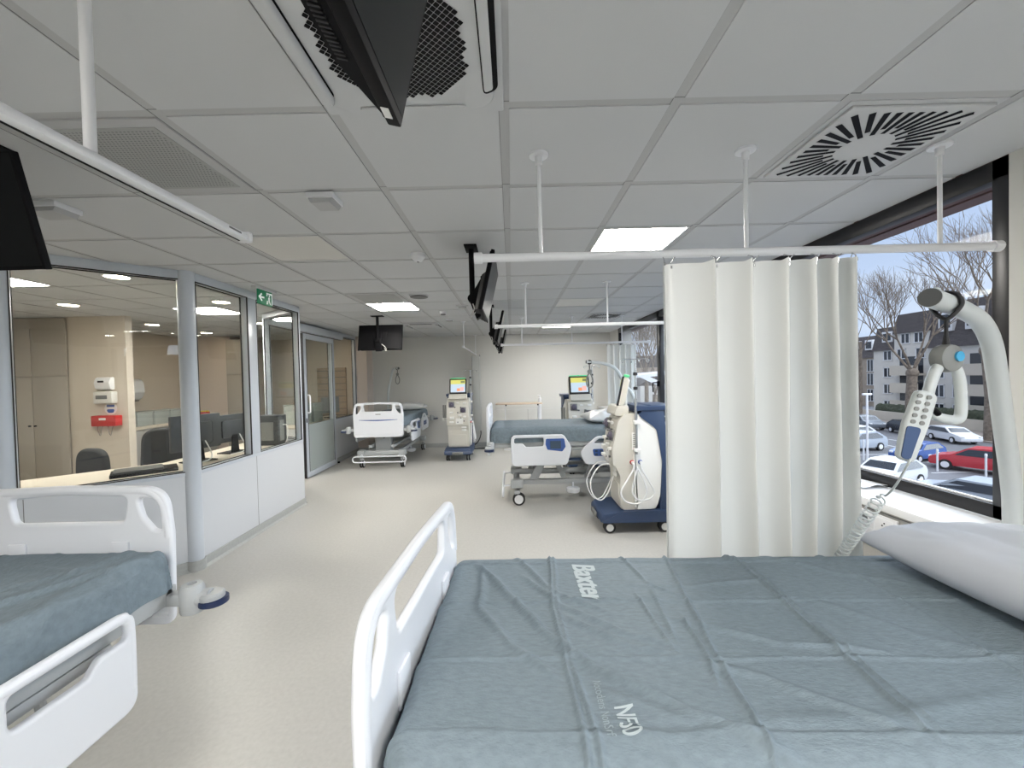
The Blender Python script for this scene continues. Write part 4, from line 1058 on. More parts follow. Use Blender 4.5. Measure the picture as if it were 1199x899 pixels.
# sockets on the cladding
t = thing('socket_panel', 'white wall socket plate with a dark plug under the near window ledge', 'socket', (1.953, 2.19, 0.69), 0)
b = MB(); b.box(-0.012, -0.13, -0.09, 0.0, 0.13, 0.09, 0.004); b.build('plate', M['white'], t)
for q in range(2):
    for w in range(2):
        b = MB(); b.box(-0.0145, -0.115 + q * 0.12, -0.078 + w * .082, -0.011, -0.005 + q * 0.12, -0.004 + w * .082, 0.002)
        b.mi = 1
        for dy, dz in ((-0.012, 0), (0.012, 0), (0, 0.014)): b.lathe([(0.004, -0.016), (0.004, -0.014)], (0, -0.06 + q * 0.12 + dy, -0.041 + w * .082 + dz), 10, 'x')
        b.build('outlet', [M['white'], M['black']], t)
t = thing('power_plug', 'dark plug and cable in the socket under the near window ledge', 'plug', (1.938, 2.25, 0.74), 0)
b = MB(); b.cyl((0.004, 0, 0), (-0.045, 0, 0), 0.020, 0.014, 14); b.build('plug_body', M['darkmetal'], t)
b = MB(); b.tube(smooth_pts([(-0.04, 0, 0), (-0.055, 0.01, -0.03), (-0.05, 0.02, -0.10), (-0.03, 0.06, -0.25), (-0.03, 0.10, -0.55)], 5), 0.005, 8); b.build('cable', M['darkmetal'], t)
t = thing('folded_cloth', 'flat pale folded item lying on the near window ledge', 'cloth', (2.10, 2.62, 0.85), 0.2)
b = MB(); b.grid(lambda u, v: (-0.09 + .18 * u, -0.22 + .44 * v, 0.012 + 0.008 * math.sin(5 * v + 3 * u) * (1 - (2 * u - 1) ** 2)), 10, 20); b.grid(lambda u, v: (-0.09 + .18 * u, -0.22 + .44 * v, 0.001), 2, 2); b.build('fold', M['white'], t, smooth=180)

# ------------------------------------------------------------------ dialysis machines (front towards local -y)
def machine(label, loc, rz, turn=0.0, front_loop=False):
    t = thing('dialysis_machine', label, 'dialysis machine', loc, rz, 'dialysis machines')
    W = 0.20
    b = MB(); b.prism(rp([(-0.38, 0.115, .03), (0.34, 0.115, .05), (0.36, 0.235, .03), (-0.15, 0.22, .02), (-0.34, 0.195, .03)], 5), -0.255, 0.255, 'yz', 0.02)
    base = b.build('base', M['navyhd'], t)
    b = MB(); b.box(-0.10, -0.395, 0.125, 0.10, -0.37, 0.175, 0.01); b.build('front_grip', M['midgrey'], base)
    for sx in (-1, 1):
        for y in (-0.27, 0.27):
            b = MB(); b.cyl((sx * 0.19, y, 0.13), (sx * 0.19, y, 0.09), 0.02); b.build('caster_stem', M['darkmetal'], base)
            for q in (-1, 1):
                b = MB(); b.mi = 0; b.lathe([(0.035, -0.012), (0.055, -0.012), (0.058, -0.006), (0.058, 0.006), (0.055, 0.012), (0.035, 0.012)], (sx * 0.19 + q * 0.022, y, 0.058), 20, 'x')
                b.mi = 1; b.lathe([(0.036, -0.014), (0.036, 0.014)], (sx * 0.19 + q * 0.022, y, 0.058), 16, 'x')
                b.build('wheel', [M['rubber'], M['creamwhite']], base)
    b = MB(); b.prism(rp([(-0.155, 0.225, .03), (0.20, 0.225, .02), (0.20, 0.66, .01), (-0.20, 0.66, .02), (-0.155, 0.56, .05)], 5), -W, W, 'yz', 0.018)
    low = b.build('lower_body', M['cream'], t)
    b = MB(); b.board(rp([(-0.15, 0.26, .02), (0.15, 0.26, .02), (0.15, 0.47, .02), (-0.15, 0.47, .02)], 4), [], 0.012, 0.004, Matrix.Translation((0, -0.158, 0)) @ Matrix.Rotation(PI / 2, 4, 'X')); b.build('door_panel', M['cream'], low)
    b = MB()
    for k in range(2): b.box(0.06, -0.193 + 0.0, 0.575 + k * .05 - 0.03, 0.155, -0.178, 0.60 + k * .05 - 0.02, 0.002)
    b.build('instruction_label', M['paper'], low)
    b = MB(); b.prism(rp([(-0.22, 0.64, .03), (0.06, 0.64, .01), (0.06, 1.17, .03), (-0.10, 1.17, .04), (-0.165, 1.10, .08), (-0.23, 0.80, .1)], 6), -0.205, 0.205, 'yz', 0.02)
    up = b.build('treatment_front', M['cream'], t)
    # rounded white rear shell and side shells
    b = MB(); b.prism(rp([(-0.02, 0.235, .03), (0.19, 0.235, .08), (0.242, 0.42, .2), (0.25, 0.75, .3), (0.232, 0.96, .2), (0.17, 1.09, .2), (0.08, 1.155, .15), (-0.02, 1.17, .02)], 9), -0.222, 0.222, 'yz', 0.03)
    b.build('rear_shell', M['creamwhite'], t)
    b = MB(); b.prism(rp([(0.22, 0.22, .01), (0.32, 0.22, .02), (0.30, 0.9, .1), (0.27, 1.22, .04), (0.12, 1.26, .03), (0.02, 1.16, .03), (0.20, 1.02, .1), (0.25, 0.7, .2)], 6), -0.235, 0.235, 'yz', 0.012)
    b.prism([(0.0, 1.20), (0.34, 1.20), (0.38, 1.235), (0.38, 1.25), (0.0, 1.25)], -0.25, 0.25, 'yz', 0.008)
    b.build('rear_column', M['navyhd'], t)
    b = MB(); b.prism(rp([(-0.20, 1.15, .02), (-0.05, 1.15, .02), (-0.05, 1.25, .02), (-0.16, 1.25, .03)], 4), -0.17, 0.17, 'yz', 0.012)
    b.cyl((0, -0.05, 1.22), (0, -0.06, 1.36), 0.035)
    b.build('head_block', M['cream'], t)
    # blood pumps
    for x, z in ((-0.12, 1.05), (0.10, 0.945)):
        yy = -0.205 - (1.05 - z) * 0.12 + 0.03
        b = MB(); b.box(x - 0.055, yy - 0.025, z - 0.055, x + 0.055, yy + 0.03, z + 0.055, 0.01); b.mi = 1
        b.lathe([(0.045, 0.0), (0.047, -0.02), (0.035, -0.032), (0.014, -0.034), (0.014, -0.048), (0.010, -0.05)], (x, yy - 0.02, z), 20, 'y')
        b.build('blood_pump', [M['midgrey'], M['pump']], up)
    b = MB()
    for x, z, w, h in ((-0.12, 0.90, .07, .03), (-0.11, 0.80, .08, .05), (0.04, 0.85, .06, .03), (0.13, 0.82, .05, .03), (-0.12, 0.72, .08, .03), (0.13, 1.08, .06, .03), (-0.0, 1.08, .05, .02)):
        b.box(x - w / 2, -0.262 + max(0, z - 0.8) * 0.15, z - h / 2, x + w / 2, -0.20, z + h / 2, 0.006)
    b.build('clamp', M['creamwhite'], up)
    b = MB()
    for x, z in ((0.0, 0.90), (0.06, 1.0), (-0.05, 1.0), (0.12, 0.74), (0.0, 0.72), (0.06, 0.80)): b.lathe([(0.012, -0.245), (0.012, -0.19)], (x, 0.0, z), 12, 'y')
    b.build('sensor_knob', M['darkmetal'], up)
    b = MB(); b.board(rp([(-0.04, .68, .015), (0.10, .68, .015), (0.10, .79, .015), (-0.04, .79, .015)], 4), [], 0.016, 0.005, Matrix.Translation((0, -0.232, 0)) @ Matrix.Rotation(PI / 2, 4, 'X')); b.build('cassette_door', M['creamwhite'], up)
    # monitor
    mm = Matrix.Translation((0, -0.10, 1.245)) @ Matrix.Rotation(-turn, 4, 'Z') @ Matrix.Rotation(math.radians(-12), 4, 'X')
    def tr(b):
        for v in b.bm.verts: v.co = mm @ v.co
    b = MB(); b.box(-0.168, -0.022, 0, 0.168, 0.005, 0.30, 0.012); tr(b); mon = b.build('monitor', M['rubber'], t)
    b = MB(); b.prism(rp([(0.0, 0.0, .01), (0.055, 0.03, .02), (0.055, 0.27, .02), (0.0, 0.30, .01)], 4), -0.172, 0.172, 'yz', 0.01); tr(b); b.build('monitor_back', M['cream'], mon)
    b = MB(); b.box(-0.140, -0.0245, 0.035, 0.140, -0.0220, 0.275); tr(b); b.build('display', M['display'], mon)
    b = MB(); b.box(0.055, -0.0260, 0.215, 0.13, -0.0245, 0.255); tr(b); b.build('display_field', M['greyui'], mon)
    b = MB(); b.box(-0.02, -0.0260, 0.055, 0.04, -0.0245, 0.11); tr(b); b.build('display_field', M['orangeui'], mon)
    b = MB(); b.box(0.045, -0.0260, 0.060, 0.11, -0.0245, 0.135); tr(b); b.build('display_field', M['pinkui'], mon)
    b = MB(); b.box(-0.15, -0.01, 0.295, 0.15, 0.045, 0.320, 0.008); b.mi = 1; b.box(-0.035, -0.012, 0.300, 0.02, -0.006, 0.325, 0.003); tr(b); lab(b.build('status_lamp', [M['greenlamp'], M['cream']], mon), 'green status lamp')
    # drip pole on the right
    b = MB(); b.cyl((0.235, 0.0, 0.78), (0.235, 0.0, 1.32), 0.013); b.cyl((0.235, 0.0, 1.30), (0.235, 0.0, 1.70), 0.007); dp = b.build('drip_pole', M['chrome'], t)
    b = MB()
    for z in (1.42, 1.56, 1.085): b.lathe([(0.012, -0.016), (0.021, -0.012), (0.021, 0.012), (0.012, 0.016)], (0.235, 0, z), 14)
    lab(b.build('clamp_knob', M['rubber'], dp), 'black knobs')
    b = MB()
    for a in range(4):
        c_, s_ = math.cos(a * PI / 2), math.sin(a * PI / 2)
        b.tube(smooth_pts([(0.235, 0, 1.70), (0.235 + c_ * .09, s_ * .09, 1.705), (0.235 + c_ * .125, s_ * .125, 1.70), (0.235 + c_ * .135, s_ * .135, 1.68), (0.235 + c_ * .12, s_ * .12, 1.67), (0.235 + c_ * .11, s_ * .11, 1.69)], 3), 0.0035, 6)
    b.build('drip_hooks', M['chrome'], dp)
    b = MB()
    for z in (0.82, 1.09): b.box(0.20, -0.025, z - 0.018, 0.262, 0.035, z + 0.018, 0.006)
    b.build('pole_bracket', M['creamwhite'], dp)
    # side ports with tubing on the right
    for y, m_ in ((-0.045, M['red']), (0.035, M['blue'])):
        b = MB(); b.lathe([(0.020, 0), (0.022, 0.012), (0.016, 0.02)], (0.222, y, 0.70), 16, 'x'); b.mi = 1; b.lathe([(0.014, 0.018), (0.014, 0.05)], (0.222, y, 0.70), 14, 'x')
        lab(b.build('tube_port', [m_, M['creamwhite']], t), ('red' if m_ is M['red'] else 'blue') + ' tube port')
    for y0, sp, zb in ((-0.045, -0.13, 0.33), (0.035, 0.11, 0.36)):
        b = MB(); b.tube(smooth_pts([(0.265, y0, 0.70), (0.275, y0, 0.64), (0.285, y0 + sp * .6, 0.52), (0.295, y0 + sp, 0.42), (0.30, y0 + sp * .6, zb), (0.30, y0 - sp * .4, zb - 0.01), (0.295, y0 - sp * .9, 0.42), (0.285, y0 - sp * .7, 0.54), (0.26, y0 - sp * .3, 0.655)], 6), 0.0085, 8)
        b.build('tubing_loop', M['clearbag'], t)
    if front_loop: b = MB(); b.tube(smooth_pts([(0.10, -0.24, 0.66), (0.11, -0.34, 0.64), (0.12, -0.43, 0.50), (0.12, -0.41, 0.36), (0.11, -0.33, 0.30), (0.10, -0.25, 0.38), (0.10, -0.20, 0.54)], 6), 0.007, 8); b.tube(smooth_pts([(0.05, -0.24, 0.67), (0.06, -0.36, 0.66), (0.06, -0.46, 0.49), (0.06, -0.40, 0.32), (0.05, -0.30, 0.32), (0.05, -0.21, 0.50)], 6), 0.006, 8); b.build('tubing_loop', M['clearbag'], t)
    # information label on the right flank
    b = MB(); b.box(0.2215, -0.04, 0.82, 0.2235, 0.02, 0.99); b.mi = 1
    for k in range(7): b.box(0.2234, -0.03, 0.965 - k * 0.02, 0.2240, 0.01 - (k % 3) * 0.01, 0.973 - k * 0.02)
    b.mi = 2; b.box(0.2234, -0.03, 0.83, 0.2240, -0.005, 0.836)
    b.build('information_label', [M['paper'], M['midgrey'], M['red']], t)
    # dialyser holder on the left
    b = MB(); b.tube([(-0.20, -0.05, 0.78), (-0.29, -0.08, 0.78)], 0.010, 8); b.cyl((-0.29, -0.08, 0.74), (-0.29, -0.08, 0.79), 0.032); hd = b.build('holder_arm', M['creamwhite'], t)
    b = MB(); b.cyl((-0.29, -0.08, 0.79), (-0.29, -0.08, 1.04), 0.018); b.cyl((-0.255, -0.08, 0.79), (-0.255, -0.08, 1.04), 0.012); b.build('holder_rod', M['midgrey'], hd)
    return t
machine('dialysis machine seen from the front against the far wall, screen lit', (-1.04, 7.98, 0), 0)
machine('dialysis machine seen from the front behind the middle bed, near the window', (1.09, 6.72, 0), math.radians(4))
machine('dialysis machine seen from the side, nearest of the three, beside the broad curtain', (1.20, 4.20, 0), -PI / 2, math.radians(17), True)

# waste container partly behind the curtain
t = thing('sharps_container', 'yellow and white waste container beside the curtain edge, behind the nearest machine', 'waste container', (1.70, 4.62, 0), 0)
b = MB(); b.box(-0.13, -0.12, 0.0, 0.13, 0.12, 0.15, 0.02); b.build('white_bin', M['white'], t)
b = MB(); b.box(-0.125, -0.115, 0.15, 0.125, 0.115, 0.38, 0.02); lab(b.build('yellow_box', M['yellow'], t), 'yellow box')
b = MB(); b.box(-0.13, -0.12, 0.38, 0.13, 0.12, 0.50, 0.02); b.build('lid', M['white'], t)

# overbed table
t = thing('overbed_table', 'overbed table with pale wooden top on a white column, against the far wall', 'table', (0.13, 8.62, 0), 0)
b = MB(); b.board(rp([(-0.48, -0.21, .06), (0.50, -0.21, .06), (0.50, 0.21, .06), (-0.48, 0.21, .06)], 6), [], 0.022, 0.006, Matrix.Translation((0, 0, 0.99))); b.build('tabletop', M['wood'], t)
b = MB(); b.box(0.40, -0.05, 0.06, 0.48, 0.03, 0.98, 0.01); b.build('column', M['white'], t)
b = MB(); b.tube([(-0.28, -0.1, 0.98), (-0.28, -0.1, 0.12)], 0.008, 8); b.build('stay', M['white'], t)
b = MB()
for yy in (-0.2, 0.18): b.box(-0.32, yy - 0.02, 0.04, 0.46, yy + 0.02, 0.075, 0.006)
b.box(0.41, -0.2, 0.04, 0.47, 0.18, 0.08, 0.006); b.build('foot_frame', M['white'], t)
b = MB()
for x in (-0.26, 0.40): b.cbox((x, -0.2, 0.97), (0.03, 0.03, 0.03), 0.005)
b.build('edge_clip', M['black'], t)
t = thing('pump_bottle', 'small white pump bottle standing on the overbed table', 'bottle', (0.58, 8.60, 1.003), 0)
b = MB(); b.lathe([(0.03, 0), (0.032, 0.01), (0.032, 0.09), (0.014, 0.11), (0.014, 0.125)], (0, 0, 0), 16); b.build('bottle_body', M['white'], t)
b = MB(); b.lathe([(0.008, 0.12), (0.008, 0.15), (0.016, 0.152), (0.016, 0.16)], (0, 0, 0), 12); b.tube([(0, 0, 0.156), (-0.04, 0, 0.152)], 0.005, 6); b.build('pump', M['white'], t)

# services on the far wall
t = thing('wall_service_box', 'black connector and cables on the far wall beside the white curtain bundle', 'cables', (-0.95, FY - 0.02, 0.62), 0)
b = MB(); b.box(-0.06, -0.05, -0.10, 0.06, 0.0, 0.22, 0.01); b.build('box', M['rubber'], t)
b = MB(); b.tube(smooth_pts([(0.02, -0.06, -0.08), (0.16, -0.10, -0.10), (0.24, -0.12, -0.30), (0.14, -0.2, -0.52), (-0.10, -0.35, -0.60), (0.3, -0.32, -0.605), (0.6, -0.2, -0.60)], 6), 0.011, 8); b.build('hose', M['rubber'], t)
t = thing('hand_switch', 'small black wall fitting above the skirting beside the far left bed', 'wall fitting', (-1.42, FY - 0.014, 0.42), 0)
b = MB(); b.cyl((0, 0, 0), (0, -0.05, 0), 0.018); b.cyl((-0.03, -0.05, 0), (0.03, -0.05, 0), 0.016); b.build('knob', M['rubber'], t)

# ------------------------------------------------------------------ office behind the glass
def obox(name, q, m, bev=0.0):
    b = MB(); b.box(*q, bev); return struct(b.build(name, m, smooth=0))
b = MB(); b.box(-5.95, 5.50, 0, -5.17, 5.60, CEIL); struct(b.build('wall_office_pier', M['beige'], smooth=0))
obox('wall_office_left', (-7.0, 2.0, 0, -6.9, 6.2, CEIL), M['beige'])
obox('wall_office_back', (-7.0, 8.2, 0, -5.62, FY, CEIL), M['pinkish'])
obox('wall_office_side', (-6.75, 6.3, 0, -6.6, 8.2, CEIL), M['beige'])
obox('wall_office_rear', (-5.62, FY - 0.06, 0, -3.45, FY - 0.01, CEIL), M['beige'])
obox('wall_office_south', (-7.0, 1.85, 0, -4.45, 1.95, CEIL), M['beige'])
t = thing('cupboard', 'tall taupe cupboard at the left inside the office', 'cupboard', (-6.46, 5.66, 0))
b = MB(); b.box(-0.42, -0.18, 0, 0.50, 0.4, CEIL - 0.01, 0.002); b.build('carcass', M['beigegrey'], t)
for k, x in enumerate((-0.415, 0.06)):
    for z0_, z1_ in ((0.08, 1.70), (1.715, 2.35)):
        b = MB(); b.box(x, -0.198, z0_, x + 0.465, -0.18, z1_, 0.003); d_ = b.build('door', M['beigegrey'], t)
        if z0_ < 1:
            b = MB(); b.lathe([(0.008, 0), (0.012, -0.02), (0.010, -0.025)], (x + (0.43 if k == 0 else 0.03), -0.198, 1.05), 12, 'y'); b.build('knob', M['black'], d_)
t = thing('cupboard', 'narrow taupe cupboard beyond the office monitors', 'cupboard', (-5.36, 8.3, 0))
b = MB(); b.box(-0.24, -0.25, 0, 0.24, 0.3, 2.42, 0.002); b.build('carcass', M['beigegrey'], t)
for z0_, z1_ in ((0.08, 1.72), (1.735, 2.38)):
    b = MB(); b.box(-0.235, -0.268, z0_, 0.235, -0.25, z1_, 0.003); b.build('door', M['beigegrey'], t)
t = thing('counter_unit', 'grey base unit with cream worktop along the office side wall', 'counter', (-6.3, 7.2, 0))
b = MB(); b.box(-0.29, -0.84, 0.0, 0.42, 0.9, 0.86, 0.003); b.build('carcass', M['cabinet'], t)
for k in range(3):
    b = MB(); b.box(0.42, -0.86 + k * 0.585, 0.10, 0.438, -0.29 + k * 0.585, 0.84, 0.003); b.build('door', M['cabinet'], t)
b = MB(); b.box(-0.295, -0.86, 0.86, 0.45, 0.92, 0.90, 0.004); b.build('worktop', M['counter'], t)
bins = thing('storage_bin', 'pale green bin on the office counter, nearest of the row', 'storage bin', (-6.10, 6.62, 0.90), 0, 'pale green bins on the office counter')
b = MB(); b.box(-0.15, -0.14, 0, 0.15, 0.14, 0.22, 0.012); b.build('bin_body', M['frost'], bins)
b = MB(); b.box(-0.155, -0.145, 0.205, 0.155, 0.145, 0.23, 0.008); b.build('bin_rim', M['frost'], bins)
for k, l in ((1, 'pale green bin in the middle of the row on the office counter'), (2, 'pale green bin farthest along the office counter')):
    c_ = copy_tree(bins); c_.location = (-6.10, 6.62 + 0.32 * k, 0.90); c_['label'] = l
t = thing('supply_box', 'small blue and white box on the office counter beside the bins', 'box', (-6.05, 7.62, 0.90))
b = MB(); b.box(-0.08, -0.12, 0, 0.08, 0.12, 0.15, 0.003); b.build('carton', M['paper'], t); b = MB(); b.box(0.08, -0.10, 0.03, 0.083, 0.0, 0.13); b.build('label_patch', M['blue'], t)
t = thing('towel_dispenser', 'white paper towel dispenser on the office side wall above the counter', 'dispenser', (-6.6, 6.95, 1.30))
b = MB(); b.prism(rp([(0, 0, .02), (0.16, 0.02, .04), (0.22, 0.14, .06), (0.20, 0.36, .06), (0, 0.38, .02)], 5), -0.16, 0.16, 'xz', 0.02); b.build('dispenser_body', M['white'], t)
b = MB(); b.box(0.02, -0.12, -0.012, 0.15, 0.12, 0.006); b.build('outlet_slot', M['darkmetal'], t)
t = thing('soap_dispenser', 'white soap dispenser on the beige office pier, uppermost', 'dispenser', (-5.44, 5.5, 1.58))
b = MB(); b.prism(rp([(0, -0.07, .01), (-0.06, -0.06, .02), (-0.08, 0.03, .03), (-0.05, 0.10, .03), (0, 0.10, .01)], 4), -0.10, 0.10, 'yz', 0.01); b.build('dispenser_body', M['white'], t)
b = MB(); b.box(-0.05, -0.083, 0.03, 0.03, -0.076, 0.055, 0.003); b.build('window_slot', M['black'], t)
t = thing('soap_dispenser', 'white glove dispenser on the beige office pier, above the blue sticker', 'dispenser', (-5.42, 5.5, 1.41))
b = MB(); b.box(-0.13, -0.09, -0.08, 0.12, 0, 0.08, 0.012); b.build('dispenser_body', M['ledoff'], t)
b = MB(); b.box(-0.09, -0.094, -0.02, 0.06, -0.089, 0.03, 0.002); b.build('window_slot', M['darkmetal'], t)
t = thing('round_sticker', 'blue and white mask sticker on the beige office pier', 'sticker', (-5.40, 5.498, 1.26))
b = MB(); b.lathe([(0.085, 0), (0.085, -0.003)], (0, 0, 0), 24, 'y'); b.build('disc', M['paper'], t)
b = MB(); b.prism(rp([(-0.055, -0.01, .02), (0.055, -0.01, .02), (0.035, -0.06, .03), (-0.035, -0.06, .03)], 4), -0.006, -0.003, 'xz'); b.box(-0.05, -0.006, 0.02, 0.05, -0.003, 0.05, 0.0); b.build('emblem', M['blue'], t)
t = thing('sharps_holder', 'red holder with two hanging wires on the beige office pier', 'wall holder', (-5.42, 5.5, 1.10))
b = MB(); b.box(-0.16, -0.10, -0.07, 0.17, 0, 0.07, 0.01); b.build('box', M['red'], t)
b = MB(); b.box(-0.05, -0.104, 0.01, 0.04, -0.099, 0.04, 0.002); b.build('label_patch', M['paper'], t)
b = MB()
for x in (-0.08, 0.06): b.tube(smooth_pts([(x - 0.04, -0.05, -0.07), (x - 0.03, -0.06, -0.13), (x, -0.06, -0.20), (x + 0.02, -0.06, -0.12), (x + 0.03, -0.05, -0.07)], 4), 0.004, 6)
b.build('wire_hooks', M['chrome'], t)
t = thing('storage_rack', 'beige slatted rack on the rear wall of the office', 'rack', (-4.02, FY - 0.065, 1.25))
b = MB(); b.box(-0.32, -0.04, -0.65, 0.32, 0, 0.60, 0.004); b.mi = 1
for k in range(9): b.box(-0.32, -0.045, -0.60 + k * 0.14, 0.32, -0.036, -0.588 + k * 0.14)
b.build('slat_panel', [M['slat'], M['darkmetal']], t, smooth=0)
t = thing('desk', 'cream desk along the rear office glazing', 'desk', (-3.75, 7.8, 0))
b = MB(); b.box(-0.28, -1.1, 0.78, 0.30, 1.0, 0.81, 0.004); b.build('desktop', M['counter'], t)
for yy in (-1.05, 0.95):
    b = MB(); b.box(-0.26, yy - 0.02, 0, 0.28, yy + 0.02, 0.78); b.build('side_panel', M['white'], t)
crate = thing('storage_crate', 'pale green crate on the rear office desk, nearer one', 'crate', (-3.80, 7.25, 0.81), 0, 'crates on the rear office desk')
b = MB(); b.box(-0.17, -0.17, 0, 0.17, 0.17, 0.34, 0.012); b.build('crate_body', M['frost'], crate)
b = MB(); b.box(-0.175, -0.175, 0.32, 0.175, 0.175, 0.35, 0.008); b.build('crate_rim', M['frost'], crate)
c_ = copy_tree(crate); c_.location = (-3.80, 7.65, 0.81); c_['label'] = 'pale green crate on the rear office desk, farther one'
t = thing('computer_monitor', 'small grey monitor on the rear office desk seen through the far pane', 'monitor', (-3.72, 8.35, 0.81), math.radians(60))
b = MB(); b.box(-0.2, -0.02, 0.10, 0.2, 0.02, 0.42, 0.006); b.build('monitor_housing', M['midgrey'], t); b = MB(); b.cyl((0, 0, 0), (0, 0, 0.12), 0.02); b.box(-0.1, -0.08, 0, 0.1, 0.08, 0.012); b.build('stand', M['black'], t)
# L-shaped staff desk just inside the glazing
t = thing('staff_desk', 'cream worktop running inside the office glazing', 'desk', (0, 0, 0))
b = MB()
A1 = [(-2.76, 3.46), (-2.76, 5.14), (-3.36, 5.54), (-3.42, 5.48), (-3.42, 3.98), (-4.72, 2.74), (-4.42, 2.08), (-3.50, 2.80)]
b.prism(A1, 0.765, 0.80, 'xy'); b.build('desktop', M['counter'], t, smooth=0)
b = MB(); b.prism([(-2.80, 3.55), (-2.80, 5.1), (-2.84, 5.1), (-2.84, 3.57)], 0.0, 0.765, 'xy'); b.build('modesty_panel', M['white'], t)
for x, y in ((-3.38, 5.3), (-3.38, 4.1), (-4.55, 2.75)):
    b = MB(); b.cyl((x, y, 0), (x, y, 0.765), 0.025); b.build('leg', M['bedgrey'], t)
def monitor(label, x, y, rz, W=0.50, H=0.31, zc=0.86):
    t = thing('computer_monitor', label, 'monitor', (x, y, 0.80), rz, 'black monitors on the staff desk')
    b = MB(); b.box(-W / 2, -0.015, 0.12, W / 2, 0.02, 0.12 + H, 0.008); b.box(-W * .3, -0.04, 0.17, W * .3, -0.012, 0.12 + H * .8, 0.02); b.build('monitor_housing', M['monitorgrey'], t)
    b = MB(); b.box(-W / 2 + .01, 0.0195, 0.13, W / 2 - .01, 0.0215, 0.11 + H); b.build('display', M['screen'], t)
    b = MB(); b.prism([(-0.05, 0.0), (0.05, 0.0), (0.03, 0.2), (-0.03, 0.2)], -0.045, -0.03, 'xz'); b.box(-0.12, -0.12, 0, 0.12, 0.08, 0.012, 0.004); b.build('stand', M['black'], t)
    b = MB(); b.tube(smooth_pts([(0.05, -0.05, 0.20), (0.09, -0.08, 0.06), (0.02, -0.12, 0.01), (-0.15, -0.12, 0.006)], 5), 0.006, 6); b.build('cable', M['paper'], t)
    return t
monitor('black computer monitor on the staff desk, beside the round corner post', -3.12, 4.02, math.radians(70), 0.46, 0.34)
monitor('black computer monitor on the staff desk, left of the window mullion', -3.10, 4.50, math.radians(80), 0.50, 0.30)
t = thing('printer', 'black desktop computer case with white cables at the end of the staff desk', 'computer', (-3.02, 5.00, 0.80), 0)
b = MB(); b.box(-0.20, -0.09, 0, 0.20, 0.09, 0.36, 0.008); b.build('case', M['monitorgrey'], t)
b = MB(); b.box(0.20, -0.06, 0.05, 0.203, 0.03, 0.30); b.box(-0.1, -0.093, 0.06, 0.14, -0.09, 0.28); b.build('rear_grille', M['midgrey'], t)
b = MB(); b.tube(smooth_pts([(0.20, 0.0, 0.24), (0.235, 0.04, 0.22), (0.235, 0.03, 0.06), (0.22, -0.02, 0.01), (0.20, -0.12, 0.008)], 5), 0.006, 6); b.build('cable', M['paper'], t)
t['category'] = 'computer'; t.name = 'desktop_computer'
t = thing('desk_tray', 'black flat keyboard tray with folders on the staff desk near the round post', 'desk tray', (-3.22, 3.56, 0.80), math.radians(42))
b = MB(); b.box(-0.22, -0.12, 0.0, 0.22, 0.12, 0.03, 0.006); b.build('tray', M['black'], t); b = MB(); b.box(-0.20, -0.12, 0.031, 0.12, 0.10, 0.045, 0.003); b.build('folder', M['monitorgrey'], t)
t = thing('sharps_bin', 'small red box at the far end of the office counter', 'box', (-5.98, 7.93, 0.90))
b = MB(); b.box(-0.07, -0.06, 0, 0.07, 0.06, 0.12, 0.01); b.build('box_body', M['red'], t); b = MB(); b.box(-0.06, -0.05, 0.12, 0.06, 0.05, 0.14, 0.005); b.build('lid', M['yellow'], t)
def office_chair(label, x, y, rz, zt):
    t = thing('office_chair', label, 'chair', (x, y, 0), rz, 'black office chairs')
    b = MB(); b.board(rp([(-0.22, zt - 0.55, .10), (0.22, zt - 0.55, .10), (0.19, zt, .16), (-0.19, zt, .16)], 8), [], 0.07, 0.03, Matrix.Translation((0, 0.2, 0)) @ Matrix.Rotation(PI / 2, 4, 'X')); b.build('backrest', M['chair'], t)
    b = MB(); b.board(rp([(-0.24, -0.24, .1), (0.24, -0.24, .1), (0.22, 0.2, .1), (-0.22, 0.2, .1)], 6), [], 0.08, 0.03, Matrix.Translation((0, 0, 0.46))); b.build('seat', M['chair'], t)
    b = MB(); b.prism([(0.17, 0.42), (0.24, 0.42), (0.25, zt - 0.3), (0.21, zt - 0.3)], -0.03, 0.03, 'yz'); b.cyl((0, 0, 0.10), (0, 0, 0.43), 0.028); b.build('column', M['black'], t)
    for k in range(5):
        a = k * 2 * PI / 5; b = MB(); b.tube([(0, 0, 0.12), (0.28 * math.cos(a), 0.28 * math.sin(a), 0.075)], [0.022, 0.015], 8); b.cyl((0.28 * math.cos(a) - .02, 0.28 * math.sin(a), 0.028), (0.28 * math.cos(a) + .02, 0.28 * math.sin(a), 0.028), 0.028, n=12); b.build('leg', M['black'], t)
    return t
office_chair('black office chair at the left, seen over the white footboard of the left bed', -4.35, 3.98, math.radians(-12), 0.93)
office_chair('black office chair beside the round corner post of the glazing', -3.98, 4.62, math.radians(35), 1.06)

def downlight(label, x, y, en):
    t = thing('downlight', label, 'downlight', (x, y, CEIL), 0, 'round downlights in the office')
    b = MB(); b.lathe([(0.10, 0.0), (0.10, -0.006), (0.085, -0.008), (0.085, 0.0)], (0, 0, 0), 24); b.build('trim_ring', M['white'], t)
    b = MB(); b.lathe([(0.083, -0.005), (0.083, -0.001)], (0, 0, 0), 24); b.build('lamp', M['dl'], t)
M['dl'] = mat('downlight_lit', (0.9, 0.9, 0.8), 0.4, emis=(1.0, 0.84, 0.62), estr=34)
for l, x, y in (('lit round downlight nearest the glazing at the left', -3.36, 3.52), ('lit round downlight in the left part of the office above the cupboard', -5.03, 4.68), ('lit round downlight seen beside the corner post', -5.55, 6.36),
                ('lit round downlight above the staff desk monitors', -3.32, 4.72), ('lit round downlight deep in the office beyond the second pane', -5.6, 7.55), ('lit round downlight seen through the third pane', -3.95, 6.5),
                ('lit round downlight above the rear office desk', -3.85, 8.2)):
    downlight(l, x, y, 10)

